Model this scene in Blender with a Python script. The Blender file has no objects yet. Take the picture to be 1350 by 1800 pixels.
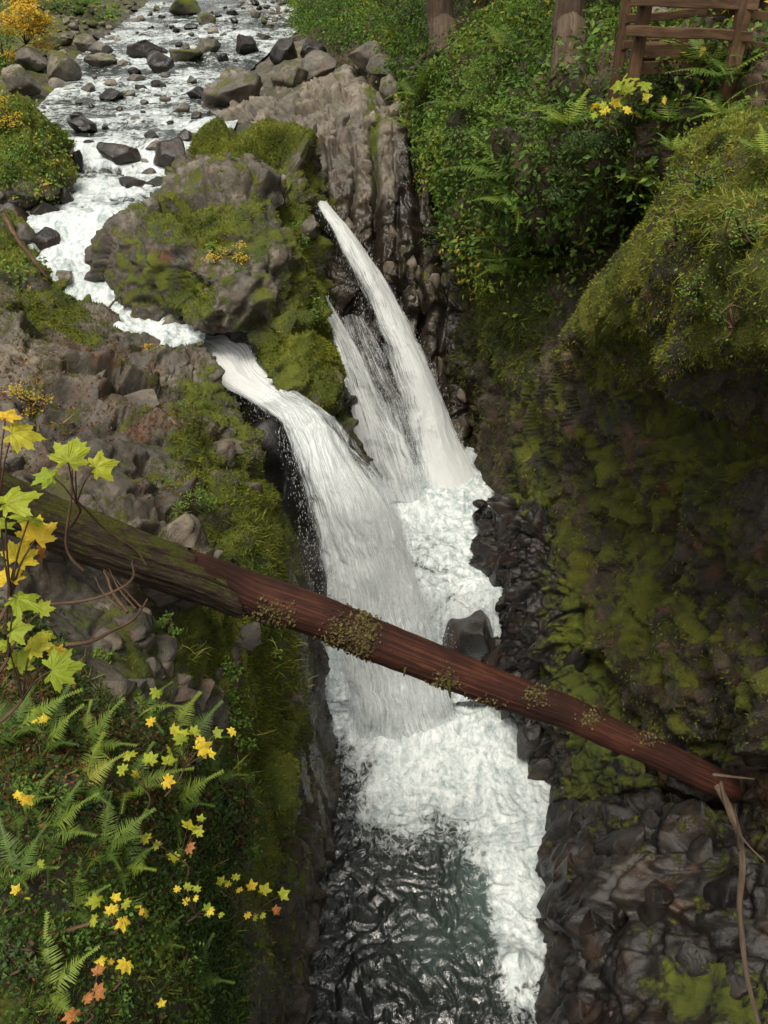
import bpy, math, random
import numpy as np
from mathutils import Vector, Matrix, Euler

random.seed(7)
RNG = np.random.default_rng(7)
R = math.radians
SC = bpy.context.scene
COL = SC.collection

# ------------------------------------------------------------------ camera, sky, sun, exposure
CAM = np.array([0.0, 0.0, 15.0])
PITCH = R(35.0)
FPX = 1413.0
cam_d = bpy.data.cameras.new('camera')
cam_d.sensor_fit = 'VERTICAL'
cam_d.sensor_height = 24.0
cam_d.lens = 24.0 * FPX / 1800.0
cam_d.clip_start = 0.05
cam_d.clip_end = 600
cam = bpy.data.objects.new('camera', cam_d)
cam.location = CAM
cam.rotation_euler = (R(90) - PITCH, 0, 0)
COL.objects.link(cam)
SC.camera = cam

SUN_EL, SUN_AZ = R(66), R(-158)          # azimuth measured from +Y towards +X
world = bpy.data.worlds.new('World')
SC.world = world
world.use_nodes = True
wn, wl = world.node_tree.nodes, world.node_tree.links
bg = wn['Background']
sky = wn.new('ShaderNodeTexSky')
sky.sky_type = 'NISHITA'
sky.sun_disc = False
sky.sun_elevation = SUN_EL
sky.sun_rotation = SUN_AZ
sky.air_density = 1.0
sky.dust_density = 4.0
hs = wn.new('ShaderNodeHueSaturation')
hs.inputs['Saturation'].default_value = 0.18
mxw = wn.new('ShaderNodeMix'); mxw.data_type = 'RGBA'
mxw.inputs[0].default_value = 1.0; mxw.blend_type = 'MULTIPLY'
mxw.inputs[7].default_value = (1.0, 0.965, 0.90, 1)
wl.new(sky.outputs[0], hs.inputs['Color'])
wl.new(hs.outputs[0], mxw.inputs[6])
wl.new(mxw.outputs[2], bg.inputs['Color'])
bg.inputs['Strength'].default_value = 0.12
sun_d = bpy.data.lights.new('sun', 'SUN')
sun_d.energy = 1.5
sun_d.angle = R(18)
sun_d.color = (1.0, 0.92, 0.79)
sun = bpy.data.objects.new('sun', sun_d)
sd = Vector((math.sin(SUN_AZ) * math.cos(SUN_EL), math.cos(SUN_AZ) * math.cos(SUN_EL), math.sin(SUN_EL)))
sun.rotation_euler = sd.to_track_quat('Z', 'Y').to_euler()
COL.objects.link(sun)
SC.view_settings.view_transform = 'Standard'
SC.view_settings.look = 'None'
SC.view_settings.gamma = 1.0
SC.view_settings.use_curve_mapping = False
SC.view_settings.exposure = 0.85
SC.render.engine = 'CYCLES'
SC.cycles.use_denoising = True
SC.cycles.max_bounces = 6
SC.cycles.transparent_max_bounces = 14
SC.cycles.caustics_reflective = False
SC.cycles.caustics_refractive = False

# ------------------------------------------------------------------ projection helpers (used to find places, once)
FW = np.array([0, math.cos(PITCH), -math.sin(PITCH)])
UP = np.array([0, math.sin(PITCH), math.cos(PITCH)])
RT = np.array([1.0, 0, 0])

def P(u, v, d):
    u, v, d = np.asarray(u, float), np.asarray(v, float), np.asarray(d, float)
    D = FW + ((u - 675) / FPX)[..., None] * RT + ((900 - v) / FPX)[..., None] * UP
    return CAM + D * d[..., None]

def Pz(u, v, z):
    D = FW + (u - 675) / FPX * RT + (900 - v) / FPX * UP
    return CAM + D * ((z - 15.0) / D[2])

def pix(p):
    q = np.asarray(p) - CAM
    d = q @ FW
    return 675 + FPX * (q @ RT) / d, 900 - FPX * (q @ UP) / d, d

# ------------------------------------------------------------------ numpy noise
_T = RNG.random((64, 64, 64)).astype(np.float32)
_J = RNG.random((32, 32, 32, 3)).astype(np.float32)
_H = RNG.random((32, 32, 32, 4)).astype(np.float32)

def vnoise(p):
    p = np.asarray(p, np.float32)
    i = np.floor(p).astype(np.int32)
    f = p - i
    f = f * f * f * (f * (f * 6 - 15) + 10)
    i0 = i & 63
    i1 = (i + 1) & 63
    x0, y0, z0 = i0[:, 0], i0[:, 1], i0[:, 2]
    x1, y1, z1 = i1[:, 0], i1[:, 1], i1[:, 2]
    fx, fy, fz = f[:, 0], f[:, 1], f[:, 2]
    a = _T[x0, y0, z0] * (1 - fx) + _T[x1, y0, z0] * fx
    b = _T[x0, y1, z0] * (1 - fx) + _T[x1, y1, z0] * fx
    c = _T[x0, y0, z1] * (1 - fx) + _T[x1, y0, z1] * fx
    d = _T[x0, y1, z1] * (1 - fx) + _T[x1, y1, z1] * fx
    return ((a * (1 - fy) + b * fy) * (1 - fz) + (c * (1 - fy) + d * fy) * fz) * 2 - 1

def fbm(p, oct=4, gain=0.5, lac=2.03):
    p = np.asarray(p, np.float32)
    s, a, t = 0, 1.0, 0
    for k in range(oct):
        s = s + a * vnoise(p + 17.3 * k)
        t += a
        a *= gain
        p = p * lac
    return s / t

def worley(q):
    q = np.asarray(q, np.float32)
    i = np.floor(q).astype(np.int32)
    n = len(q)
    f1 = np.full(n, 9.0, np.float32)
    f2 = np.full(n, 9.0, np.float32)
    cid = np.zeros((n, 4), np.float32)
    cen = np.zeros((n, 3), np.float32)
    for dx in (-1, 0, 1):
        for dy in (-1, 0, 1):
            for dz in (-1, 0, 1):
                c = i + np.array([dx, dy, dz], np.int32)
                m = c & 31
                cp = c + _J[m[:, 0], m[:, 1], m[:, 2]]
                d = np.sqrt(((q - cp) ** 2).sum(1))
                near = d < f1
                f2 = np.where(near, f1, np.minimum(f2, d))
                f1 = np.where(near, d, f1)
                cid[near] = _H[m[near, 0], m[near, 1], m[near, 2]]
                cen[near] = cp[near]
    return f1, f2, cid, q - cen

def sstep(a, b, x):
    t = np.clip((x - a) / (b - a), 0, 1)
    return t * t * (3 - 2 * t)

def rotm(ax, ay, az):
    return np.array(Euler((R(ax), R(ay), R(az))).to_matrix())

def rock_disp(p, size, amp, stretch=(1, 1, 1), rot=(0, 0, 0), tilt=1.0, crack=0.25, warp=0.08, pw=5.0):
    """jointed rock: every cell is a tilted flat-topped block, neighbours meet in recessed joints; size in metres"""
    q = (p @ rotm(*rot)) / (np.array(stretch) * size)
    q = (q + warp * np.stack([fbm(q * 1.6 + 5, 2), fbm(q * 1.6 + 25, 2), fbm(q * 1.6 + 45, 2)], 1)).astype(np.float32)
    i = np.floor(q).astype(np.int32)
    n = len(q)
    w1 = np.full(n, 9.0, np.float32); w2 = w1.copy(); cid = np.zeros(n, np.float32); g1 = np.zeros(n, np.float32); g2 = g1.copy()
    for dx in (-1, 0, 1):
        for dy in (-1, 0, 1):
            for dz in (-1, 0, 1):
                c = i + np.array([dx, dy, dz], np.int32)
                m = c & 31
                h = _H[m[:, 0], m[:, 1], m[:, 2]]
                r = q - (c + 0.1 + 0.8 * _J[m[:, 0], m[:, 1], m[:, 2]])
                # every cell has its own leaning box metric, so the joints run straight at varied angles
                k1, k2 = (h[:, 1] - .5) * .9, (h[:, 2] - .5) * .9
                rx = r[:, 0] + k1 * r[:, 1]; ry = r[:, 1] + k2 * r[:, 2]; rz = r[:, 2] + k1 * r[:, 0]
                w = (np.abs(rx) ** pw + np.abs(ry) ** pw + np.abs(rz) ** pw) ** (1 / pw)
                g = (h[:, 0] - 0.5) * 0.85 + (r * (h[:, [3, 1, 2]] - 0.5)).sum(1) * 1.5 * tilt
                up = w < w1
                up2 = (~up) & (w < w2)
                g2 = np.where(up, g1, np.where(up2, g, g2))
                w2 = np.where(up, w1, np.minimum(w2, w))
                cid = np.where(up, h[:, 0], cid)
                g1 = np.where(up, g, g1)
                w1 = np.where(up, w, w1)
    e = sstep(0.0, 0.09, w2 - w1)
    bl = .5 + .5 * np.clip((w2 - w1) / .10, 0, 1)
    g1 = g1 * bl + g2 * (1 - bl)
    return amp * (g1 - crack * (1 - e) * (.4 + cid)), cid, e

# ------------------------------------------------------------------ mesh helpers
def mk_mesh(name, V, F, mats=None, smooth=True, attrs=None, uv=None):
    V = np.ascontiguousarray(V, np.float32)
    F = np.ascontiguousarray(F, np.int32)
    k = F.shape[1]
    me = bpy.data.meshes.new(name)
    me.vertices.add(len(V))
    me.vertices.foreach_set('co', V.ravel())
    me.loops.add(F.size)
    me.loops.foreach_set('vertex_index', F.ravel())
    me.polygons.add(len(F))
    me.polygons.foreach_set('loop_start', np.arange(0, F.size, k, dtype=np.int32))
    me.polygons.foreach_set('loop_total', np.full(len(F), k, np.int32))
    me.update(calc_edges=True)
    me.polygons.foreach_set('use_smooth', np.full(len(F), smooth, bool))
    if attrs:
        for an, av in attrs.items():
            a = me.attributes.new(an, 'FLOAT', 'POINT')
            a.data.foreach_set('value', np.ascontiguousarray(av, np.float32))
    if uv is not None:
        l = me.uv_layers.new(name='flow')
        l.data.foreach_set('uv', np.ascontiguousarray(uv[F.ravel()], np.float32).ravel())
    for m in (mats or []):
        me.materials.append(m)
    return me

def link(name, me, parent=None, loc=None, rot=None, scale=None):
    o = bpy.data.objects.new(name, me)
    COL.objects.link(o)
    if parent is not None:
        o.parent = parent
    if loc is not None: o.location = loc
    if rot is not None: o.rotation_euler = rot
    if scale is not None: o.scale = scale
    return o

def tag(o, label=None, cat=None, group=None, kind=None):
    if label: o['label'] = label
    if cat: o['category'] = cat
    if group: o['group'] = group
    if kind: o['kind'] = kind
    return o

def thing(name, label, cat, loc=(0, 0, 0), rot=(0, 0, 0), group=None):
    o = bpy.data.objects.new(name, None)
    o.empty_display_size = 0.1
    COL.objects.link(o)
    o.location = loc
    o.rotation_euler = rot
    return tag(o, label, cat, group)

def grid_faces(nr, nc):
    a = np.arange(nr * nc).reshape(nr, nc)
    return np.stack([a[:-1, :-1], a[:-1, 1:], a[1:, 1:], a[1:, :-1]], -1).reshape(-1, 4)

def catmull(A, m):
    """resample along axis 0 to m samples"""
    n = len(A)
    t = np.linspace(0, n - 1, m)
    i = np.minimum(t.astype(int), n - 2)
    f = (t - i).reshape((-1,) + (1,) * (A.ndim - 1))
    p0 = A[np.maximum(i - 1, 0)]; p1 = A[i]; p2 = A[i + 1]; p3 = A[np.minimum(i + 2, n - 1)]
    return 0.5 * ((2 * p1) + (-p0 + p2) * f + (2 * p0 - 5 * p1 + 4 * p2 - p3) * f ** 2 + (-p0 + 3 * p1 - 3 * p2 + p3) * f ** 3)

def even(A, m):
    """catmull along axis 0 with m samples, denser where the surface is long or shows large"""
    B = catmull(A, (len(A) - 1) * 24 + 1)
    D = np.maximum((B - CAM) @ FW, 1.0)
    step = np.linalg.norm(np.diff(B, axis=0), axis=-1)
    cost = (step / D[1:] * 1400 + step * 35).mean(1)
    c = np.concatenate([[0], np.cumsum(cost)])
    t = np.interp(np.linspace(0, c[-1], m), c, np.arange(len(c)))
    i = np.minimum(t.astype(int), len(B) - 2); f = (t - i).reshape((-1,) + (1,) * (B.ndim - 1))
    return B[i] * (1 - f) + B[i + 1] * f

def patch(rows, nr, nc):
    A = np.array([[P(*c) for c in r] for r in rows])
    A = even(A, nr)
    A = np.swapaxes(even(np.swapaxes(A, 0, 1), nc), 0, 1)
    return A                                      # nr, nc, 3

def gnormals(A):
    du = np.gradient(A, axis=1); dv = np.gradient(A, axis=0)
    N = np.cross(du, dv)
    N /= np.linalg.norm(N, axis=-1, keepdims=True) + 1e-9
    if (N * (CAM - A)).sum(-1).mean() < 0:
        N = -N
    return N

def blobs(u, v, L):
    s = np.zeros_like(u)
    for (bu, bv, ru, rv, a) in L:
        s = s + a * np.exp(-(((u - bu) / ru) ** 2 + ((v - bv) / rv) ** 2))
    return s

SURF = {}
def surface(name, A, disp_fn, moss, wet, mat, label, cat='rock', kind='structure', extra=None):
    """A: grid; displaced along its normals; attributes from masks"""
    nr, nc = A.shape[:2]
    N = gnormals(A)
    p = A.reshape(-1, 3); n = N.reshape(-1, 3)
    u, v, d = pix(p)
    D, cell = disp_fn(p, n, u, v)
    q = p + n * D[:, None]
    B = q.reshape(nr, nc, 3)
    N2 = gnormals(B).reshape(-1, 3)
    mo = moss(u, v, q, N2); we = wet(u, v, q, N2)
    at = {'moss': mo, 'wet': we, 'cell': cell}
    if extra: at.update(extra(u, v, q, N2))
    F = grid_faces(nr, nc)
    # face orientation towards the camera side
    a, b, c = q[F[0, 0]], q[F[0, 1]], q[F[0, 2]]
    fn = np.cross(q[F[:, 1]] - q[F[:, 0]], q[F[:, 2]] - q[F[:, 0]])
    if (fn * N2[F[:, 0]]).sum() < 0:
        F = F[:, ::-1]
    me = mk_mesh(name, q, F, [mat], True, at)
    o = link(name, me)
    tag(o, label, cat if kind != 'structure' else None, None, kind)
    ar = np.linalg.norm(fn, axis=1)
    SURF[o.name] = dict(V=q, N=N2, F=F, area=ar, moss=mo, u=u, v=v, d=d, obj=o)
    return o

# ------------------------------------------------------------------ materials
def nmat(name):
    m = bpy.data.materials.new(name)
    m.use_nodes = True
    nt = m.node_tree
    b = nt.nodes['Principled BSDF']
    return m, nt.nodes, nt.links, b

def N_(nodes, t, **kw):
    n = nodes.new(t)
    for k, v in kw.items():
        setattr(n, k, v)
    return n

def noise(nodes, links, vec, scale, detail=6, rough=0.55, dist=0.0):
    n = nodes.new('ShaderNodeTexNoise')
    n.inputs['Scale'].default_value = scale
    n.inputs['Detail'].default_value = detail
    n.inputs['Roughness'].default_value = rough
    n.inputs['Distortion'].default_value = dist
    if vec is not None: links.new(vec, n.inputs['Vector'])
    return n.outputs['Fac']

def ramp(nodes, links, fac, stops, interp='LINEAR'):
    r = nodes.new('ShaderNodeValToRGB')
    r.color_ramp.interpolation = interp
    e = r.color_ramp.elements
    while len(e) < len(stops): e.new(0.5)
    for i, (p, c) in enumerate(stops):
        e[i].position = p
        e[i].color = (c if len(c) == 4 else (*c, 1)) if hasattr(c, '__len__') else (c, c, c, 1)
    links.new(fac, r.inputs[0])
    return r.outputs[0]

def mix(nodes, links, fac, a, b, mode='MIX'):
    m = nodes.new('ShaderNodeMix'); m.data_type = 'RGBA'; m.blend_type = mode
    for s, x in ((m.inputs[0], fac), (m.inputs[6], a), (m.inputs[7], b)):
        if isinstance(x, (int, float)): s.default_value = x
        elif isinstance(x, tuple): s.default_value = (*x, 1) if len(x) == 3 else x
        else: links.new(x, s)
    return m.outputs[2]

def mth(nodes, links, op, a, b=0.0, c=None, clamp=False):
    m = nodes.new('ShaderNodeMath'); m.operation = op; m.use_clamp = clamp
    for i, x in enumerate((a, b, c)):
        if x is None: continue
        if isinstance(x, (int, float)): m.inputs[i].default_value = x
        else: links.new(x, m.inputs[i])
    return m.outputs[0]

def attr(nodes, name, out='Fac'):
    a = nodes.new('ShaderNodeAttribute'); a.attribute_name = name
    return a.outputs[out]

def bump(nodes, links, h, strength, dist, b, normal=None):
    n = nodes.new('ShaderNodeBump')
    n.inputs['Strength'].default_value = strength
    n.inputs['Distance'].default_value = dist
    links.new(h, n.inputs['Height'])
    if normal is not None: links.new(normal, n.inputs['Normal'])
    if b is not None: links.new(n.outputs[0], b.inputs['Normal'])
    return n.outputs[0]

def rock_material(name, dark=(0.032, 0.031, 0.028), mid=(0.088, 0.078, 0.062), light=(0.185, 0.165, 0.13),
                  moss_a=(0.105, 0.122, 0.008), moss_b=(0.028, 0.050, 0.005), rust=(0.16, 0.065, 0.022), use_obj=False, bumpd=0.03):
    m, n, l, b = nmat(name)
    tc = n.new('ShaderNodeTexCoord')
    ge = n.new('ShaderNodeNewGeometry')
    pos = tc.outputs['Object'] if use_obj else ge.outputs['Position']
    n1 = noise(n, l, pos, 0.9, 6, 0.62)
    n2 = noise(n, l, pos, 6.0, 8, 0.68)
    n3 = noise(n, l, pos, 34.0, 6, 0.7)
    col = ramp(n, l, n1, [(0.30, dark), (0.5, mid), (0.68, light)])
    speck = ramp(n, l, n2, [(0.28, (0.45, 0.44, 0.42)), (0.5, (1, 1, 1)), (0.74, (1.45, 1.4, 1.3))])
    col = mix(n, l, 1.0, col, speck, 'MULTIPLY')
    grit = ramp(n, l, n3, [(0.3, (0.7, 0.7, 0.7)), (0.7, (1.25, 1.25, 1.25))])
    col = mix(n, l, 0.7, col, grit, 'MULTIPLY')
    cel = ramp(n, l, attr(n, 'cell'), [(0, (0.72, 0.74, 0.76)), (0.5, (1, 0.97, 0.93)), (1, (1.28, 1.2, 1.08))])
    col = mix(n, l, 0.8, col, cel, 'MULTIPLY')
    rn = noise(n, l, pos, 1.7, 4, 0.6)
    ru = mth(n, l, 'MULTIPLY', ramp(n, l, rn, [(0.52, 0), (0.66, 1)]), mth(n, l, 'ADD', attr(n, 'rust'), 0.22), clamp=True)
    col = mix(n, l, ru, col, mix(n, l, n2, tuple(x * 0.6 for x in rust), rust))
    # wet rock: darker and glossier
    wet = attr(n, 'wet')
    wn_ = ramp(n, l, noise(n, l, pos, 2.3, 5, 0.6), [(0.3, 0.35), (0.6, 1.0)])
    wet = mth(n, l, 'MULTIPLY', wet, wn_, clamp=True)
    col = mix(n, l, wet, col, mix(n, l, 1.0, col, (0.30, 0.28, 0.27), 'MULTIPLY'))
    # moss
    sep = n.new('ShaderNodeSeparateXYZ'); l.new(ge.outputs['Normal'], sep.inputs[0])
    mn = noise(n, l, pos, 2.6, 9, 0.72)
    mm = mth(n, l, 'ADD', attr(n, 'moss'), mth(n, l, 'MULTIPLY', mth(n, l, 'SUBTRACT', mn, 0.5), 2.6))
    mm = mth(n, l, 'ADD', mm, mth(n, l, 'MULTIPLY', sep.outputs[2], 0.22))
    mf = ramp(n, l, mm, [(0.50, 0), (0.72, 1)])
    mc = noise(n, l, pos, 1.3, 7, 0.65)
    mcol = ramp(n, l, mc, [(0.30, moss_b), (0.46, tuple((a + c) * 0.5 for a, c in zip(moss_a, moss_b))), (0.60, moss_a), (0.75, (moss_a[0] * 1.3, moss_a[1] * 1.05, moss_a[2]))])
    mfine = ramp(n, l, noise(n, l, pos, 60.0, 4, 0.7), [(0.3, (0.55, 0.55, 0.5)), (0.7, (1.4, 1.4, 1.3))])
    mcol = mix(n, l, 1.0, mcol, mfine, 'MULTIPLY')
    col = mix(n, l, mf, col, mcol)
    l.new(col, b.inputs['Base Color'])
    rg = mth(n, l, 'MULTIPLY_ADD', wet, -0.5, 0.72)
    rg = mth(n, l, 'ADD', rg, mth(n, l, 'MULTIPLY', mth(n, l, 'SUBTRACT', n2, 0.5), 0.3))
    rg = mth(n, l, 'MAXIMUM', rg, mth(n, l, 'MULTIPLY', mf, 0.95), clamp=True)
    l.new(rg, b.inputs['Roughness'])
    b.inputs['Specular IOR Level'].default_value = 0.5
    h = mth(n, l, 'MULTIPLY_ADD', n3, 0.35, n2)
    h = mth(n, l, 'ADD', h, mth(n, l, 'MULTIPLY', mf, mth(n, l, 'MULTIPLY', noise(n, l, pos, 45, 5, 0.8), 1.6)))
    bump(n, l, h, 0.9, bumpd, b)
    return m

M = {}
M['rock'] = rock_material('grey_rock')
M['rock_dark'] = rock_material('wet_rock_with_shade', dark=(0.012, 0.012, 0.012), mid=(0.024, 0.022, 0.020), light=(0.058, 0.050, 0.043))  # wet rock, albedo also lowered to carry the shade at the lower right
M['rock_pale'] = rock_material('pale_dry_rock', dark=(0.07, 0.064, 0.054), mid=(0.14, 0.125, 0.10), light=(0.25, 0.225, 0.18))
M['mossy'] = rock_material('mossy_rock', dark=(0.015, 0.014, 0.011), mid=(0.035, 0.028, 0.02), light=(0.08, 0.06, 0.04),
                           moss_a=(0.13, 0.14, 0.009), moss_b=(0.022, 0.036, 0.005), bumpd=0.05)
M['soil'] = rock_material('dark_forest_soil', dark=(0.018, 0.013, 0.009), mid=(0.045, 0.032, 0.02), light=(0.09, 0.06, 0.038), moss_a=(0.06, 0.07, 0.008), moss_b=(0.02, 0.03, 0.006))
M['boulder'] = rock_material('boulder_rock', dark=(0.04, 0.039, 0.035), mid=(0.11, 0.102, 0.088), light=(0.23, 0.212, 0.18), use_obj=False)

def foam_material(name, water=(0.020, 0.026, 0.022), streak=(9, 1.2), foam_gain=1.0, rough=0.07, bumpd=0.05, tint=(0.66, 0.70, 0.70), bscale=3.0, ior=1.4):
    """opaque moving water: dark glossy water under white foam strands that follow the flow UV"""
    m, n, l, b = nmat(name)
    uv = n.new('ShaderNodeUVMap'); uv.uv_map = 'flow'
    ge = n.new('ShaderNodeNewGeometry')
    mp = n.new('ShaderNodeMapping'); mp.inputs['Scale'].default_value = (streak[0], streak[1], 1)
    l.new(uv.outputs[0], mp.inputs[0])
    s1 = noise(n, l, mp.outputs[0], 1.0, 7, 0.66, 0.5)
    s2 = noise(n, l, mp.outputs[0], 3.7, 5, 0.6, 0.2)
    blob = noise(n, l, ge.outputs['Position'], bscale, 7, 0.68, 0.6)
    rid = mth(n, l, 'SUBTRACT', 1.0, mth(n, l, 'MULTIPLY', mth(n, l, 'ABSOLUTE', mth(n, l, 'SUBTRACT', noise(n, l, ge.outputs['Position'], bscale * 1.5, 5, 0.6, 1.0), 0.5)), 6.0), clamp=True)  # ridged lines: lacy foam, also painting sky glints on the dark pool
    k = mth(n, l, 'ADD', mth(n, l, 'MULTIPLY', s1, 0.34), mth(n, l, 'MULTIPLY', blob, 0.46))
    k = mth(n, l, 'ADD', k, mth(n, l, 'MULTIPLY', rid, 0.20))
    k = mth(n, l, 'ADD', k, mth(n, l, 'MULTIPLY', mth(n, l, 'SUBTRACT', s2, 0.5), 0.35))
    k = mth(n, l, 'ADD', k, mth(n, l, 'MULTIPLY', mth(n, l, 'SUBTRACT', attr(n, 'foam'), 0.5), foam_gain))
    f = ramp(n, l, k, [(0.47, 0), (0.62, 0.75), (0.8, 1)])
    wcol = mix(n, l, attr(n, 'teal'), water, (0.075, 0.115, 0.10))
    fn1 = noise(n, l, ge.outputs['Position'], 5.5, 7, 0.7, 0.9)
    fn2 = noise(n, l, mp.outputs[0], 1.9, 6, 0.7, 1.0)
    fk = mth(n, l, 'ADD', mth(n, l, 'MULTIPLY', fn1, .5), mth(n, l, 'MULTIPLY', fn2, .5))
    fcol = ramp(n, l, fk, [(0.36, (0.20, 0.28, 0.28)), (0.45, (0.42, 0.48, 0.48)), (0.55, tint), (0.68, (0.80, 0.83, 0.83))])  # teal-grey stops paint shadows into the white foam
    l.new(mix(n, l, f, wcol, fcol), b.inputs['Base Color'])
    l.new(mth(n, l, 'MULTIPLY_ADD', f, 0.65, rough, clamp=True), b.inputs['Roughness'])
    b.inputs['IOR'].default_value = ior
    h = mth(n, l, 'ADD', mth(n, l, 'MULTIPLY', s1, 0.3), mth(n, l, 'MULTIPLY', noise(n, l, ge.outputs['Position'], 4.5, 5, 0.6, 0.8), 1.0))
    h = mth(n, l, 'ADD', h, mth(n, l, 'MULTIPLY', mth(n, l, 'MULTIPLY', f, fk), 0.7))
    bump(n, l, h, 0.8, bumpd, b)
    return m

def fall_material(name, sx=17, sy=0.55, lo=0.54, hi=0.80, amax=0.96, tint=(0.93, 0.95, 0.94)):
    """falling water: white strands with gaps, foam scatters light through"""
    m, n, l, b = nmat(name)
    uv = n.new('ShaderNodeUVMap'); uv.uv_map = 'flow'
    wv = n.new('ShaderNodeTexNoise'); wv.inputs['Scale'].default_value = 1.7; wv.inputs['Detail'].default_value = 4; l.new(uv.outputs[0], wv.inputs['Vector'])
    wa = n.new('ShaderNodeVectorMath'); wa.operation = 'MULTIPLY_ADD'; l.new(wv.outputs['Color'], wa.inputs[0]); wa.inputs[1].default_value = (.16, .4, 0); l.new(uv.outputs[0], wa.inputs[2])
    def nz(a, c, d, r, dist=0.3):
        mp = n.new('ShaderNodeMapping'); mp.inputs['Scale'].default_value = (a, c, 1)
        l.new(wa.outputs[0], mp.inputs[0])
        return noise(n, l, mp.outputs[0], 1.0, d, r, dist)
    s1 = nz(sx, sy, 6, 0.65)
    s2 = nz(sx * 3.2, sy * 2.2, 4, 0.6)
    s3 = nz(1.6, 1.1, 6, 0.68, 1.2)
    k = mth(n, l, 'ADD', mth(n, l, 'MULTIPLY', s1, 0.52), mth(n, l, 'MULTIPLY', s2, 0.38))
    k = mth(n, l, 'ADD', k, mth(n, l, 'MULTIPLY', s3, 0.40))
    k = mth(n, l, 'ADD', k, mth(n, l, 'MULTIPLY', mth(n, l, 'SUBTRACT', attr(n, 'foam'), 0.6), 0.9))
    a = ramp(n, l, k, [(lo, 0), (hi, amax)])
    c = ramp(n, l, mth(n, l, 'ADD', k, mth(n, l, 'MULTIPLY', mth(n, l, 'SUBTRACT', s2, 0.5), 0.5)), [(lo, (0.50, 0.56, 0.57)), (hi, (0.84, 0.87, 0.87)), (min(hi + 0.22, 1), tint)])
    n.remove(b)
    bn = bump(n, l, mth(n, l, 'ADD', s1, mth(n, l, 'MULTIPLY', s2, 0.4)), 0.45, 0.05, None)
    di = n.new('ShaderNodeBsdfDiffuse'); tr = n.new('ShaderNodeBsdfTranslucent'); tp = n.new('ShaderNodeBsdfTransparent')
    for q in (di, tr): l.new(c, q.inputs['Color']); l.new(bn, q.inputs['Normal'])
    m1 = n.new('ShaderNodeMixShader'); m1.inputs[0].default_value = 0.35
    l.new(di.outputs[0], m1.inputs[1]); l.new(tr.outputs[0], m1.inputs[2])
    m2 = n.new('ShaderNodeMixShader'); l.new(a, m2.inputs[0])
    l.new(tp.outputs[0], m2.inputs[1]); l.new(m1.outputs[0], m2.inputs[2])
    l.new(m2.outputs[0], n['Material Output'].inputs[0])
    return m

M['stream'] = foam_material('rippled_stream_water', streak=(2.2, 0.9), bumpd=0.10, bscale=1.6)
M['pool'] = foam_material('dark_pool_water', water=(0.014, 0.017, 0.015), streak=(2.2, 1.0), foam_gain=.48, bumpd=0.06, bscale=2.4, rough=.07, ior=1.75)
M['fall'] = fall_material('falling_white_water')
M['veil'] = fall_material('thin_veil_of_falling_water', sx=22, sy=0.5, lo=0.50, hi=0.74, amax=0.85)

# ------------------------------------------------------------------ terrain surfaces
def std_disp(size, amp, stretch, rot, small=0.35, fb=0.12, **kw):
    def fn(p, n, u, v):
        a, h, e = rock_disp(p, size, amp, stretch, rot, **kw)
        b_, h2, e2 = rock_disp(p + 31.7, size * 0.4, amp * small, stretch, (rot[0] + 20, rot[1] - 15, rot[2] + 30), **kw)
        d_, h3, e3 = rock_disp(p + 77.7, size * 0.15, amp * small * .32, stretch, (rot[0] - 30, rot[1] + 25, rot[2]), **kw)
        c = fbm(p * 1.3, 4) * fb + fbm(p * 9, 3) * 0.01
        return a + b_ + d_ + c, np.clip(h * 0.65 + h2 * 0.35, 0, 1)
    return fn

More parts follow.
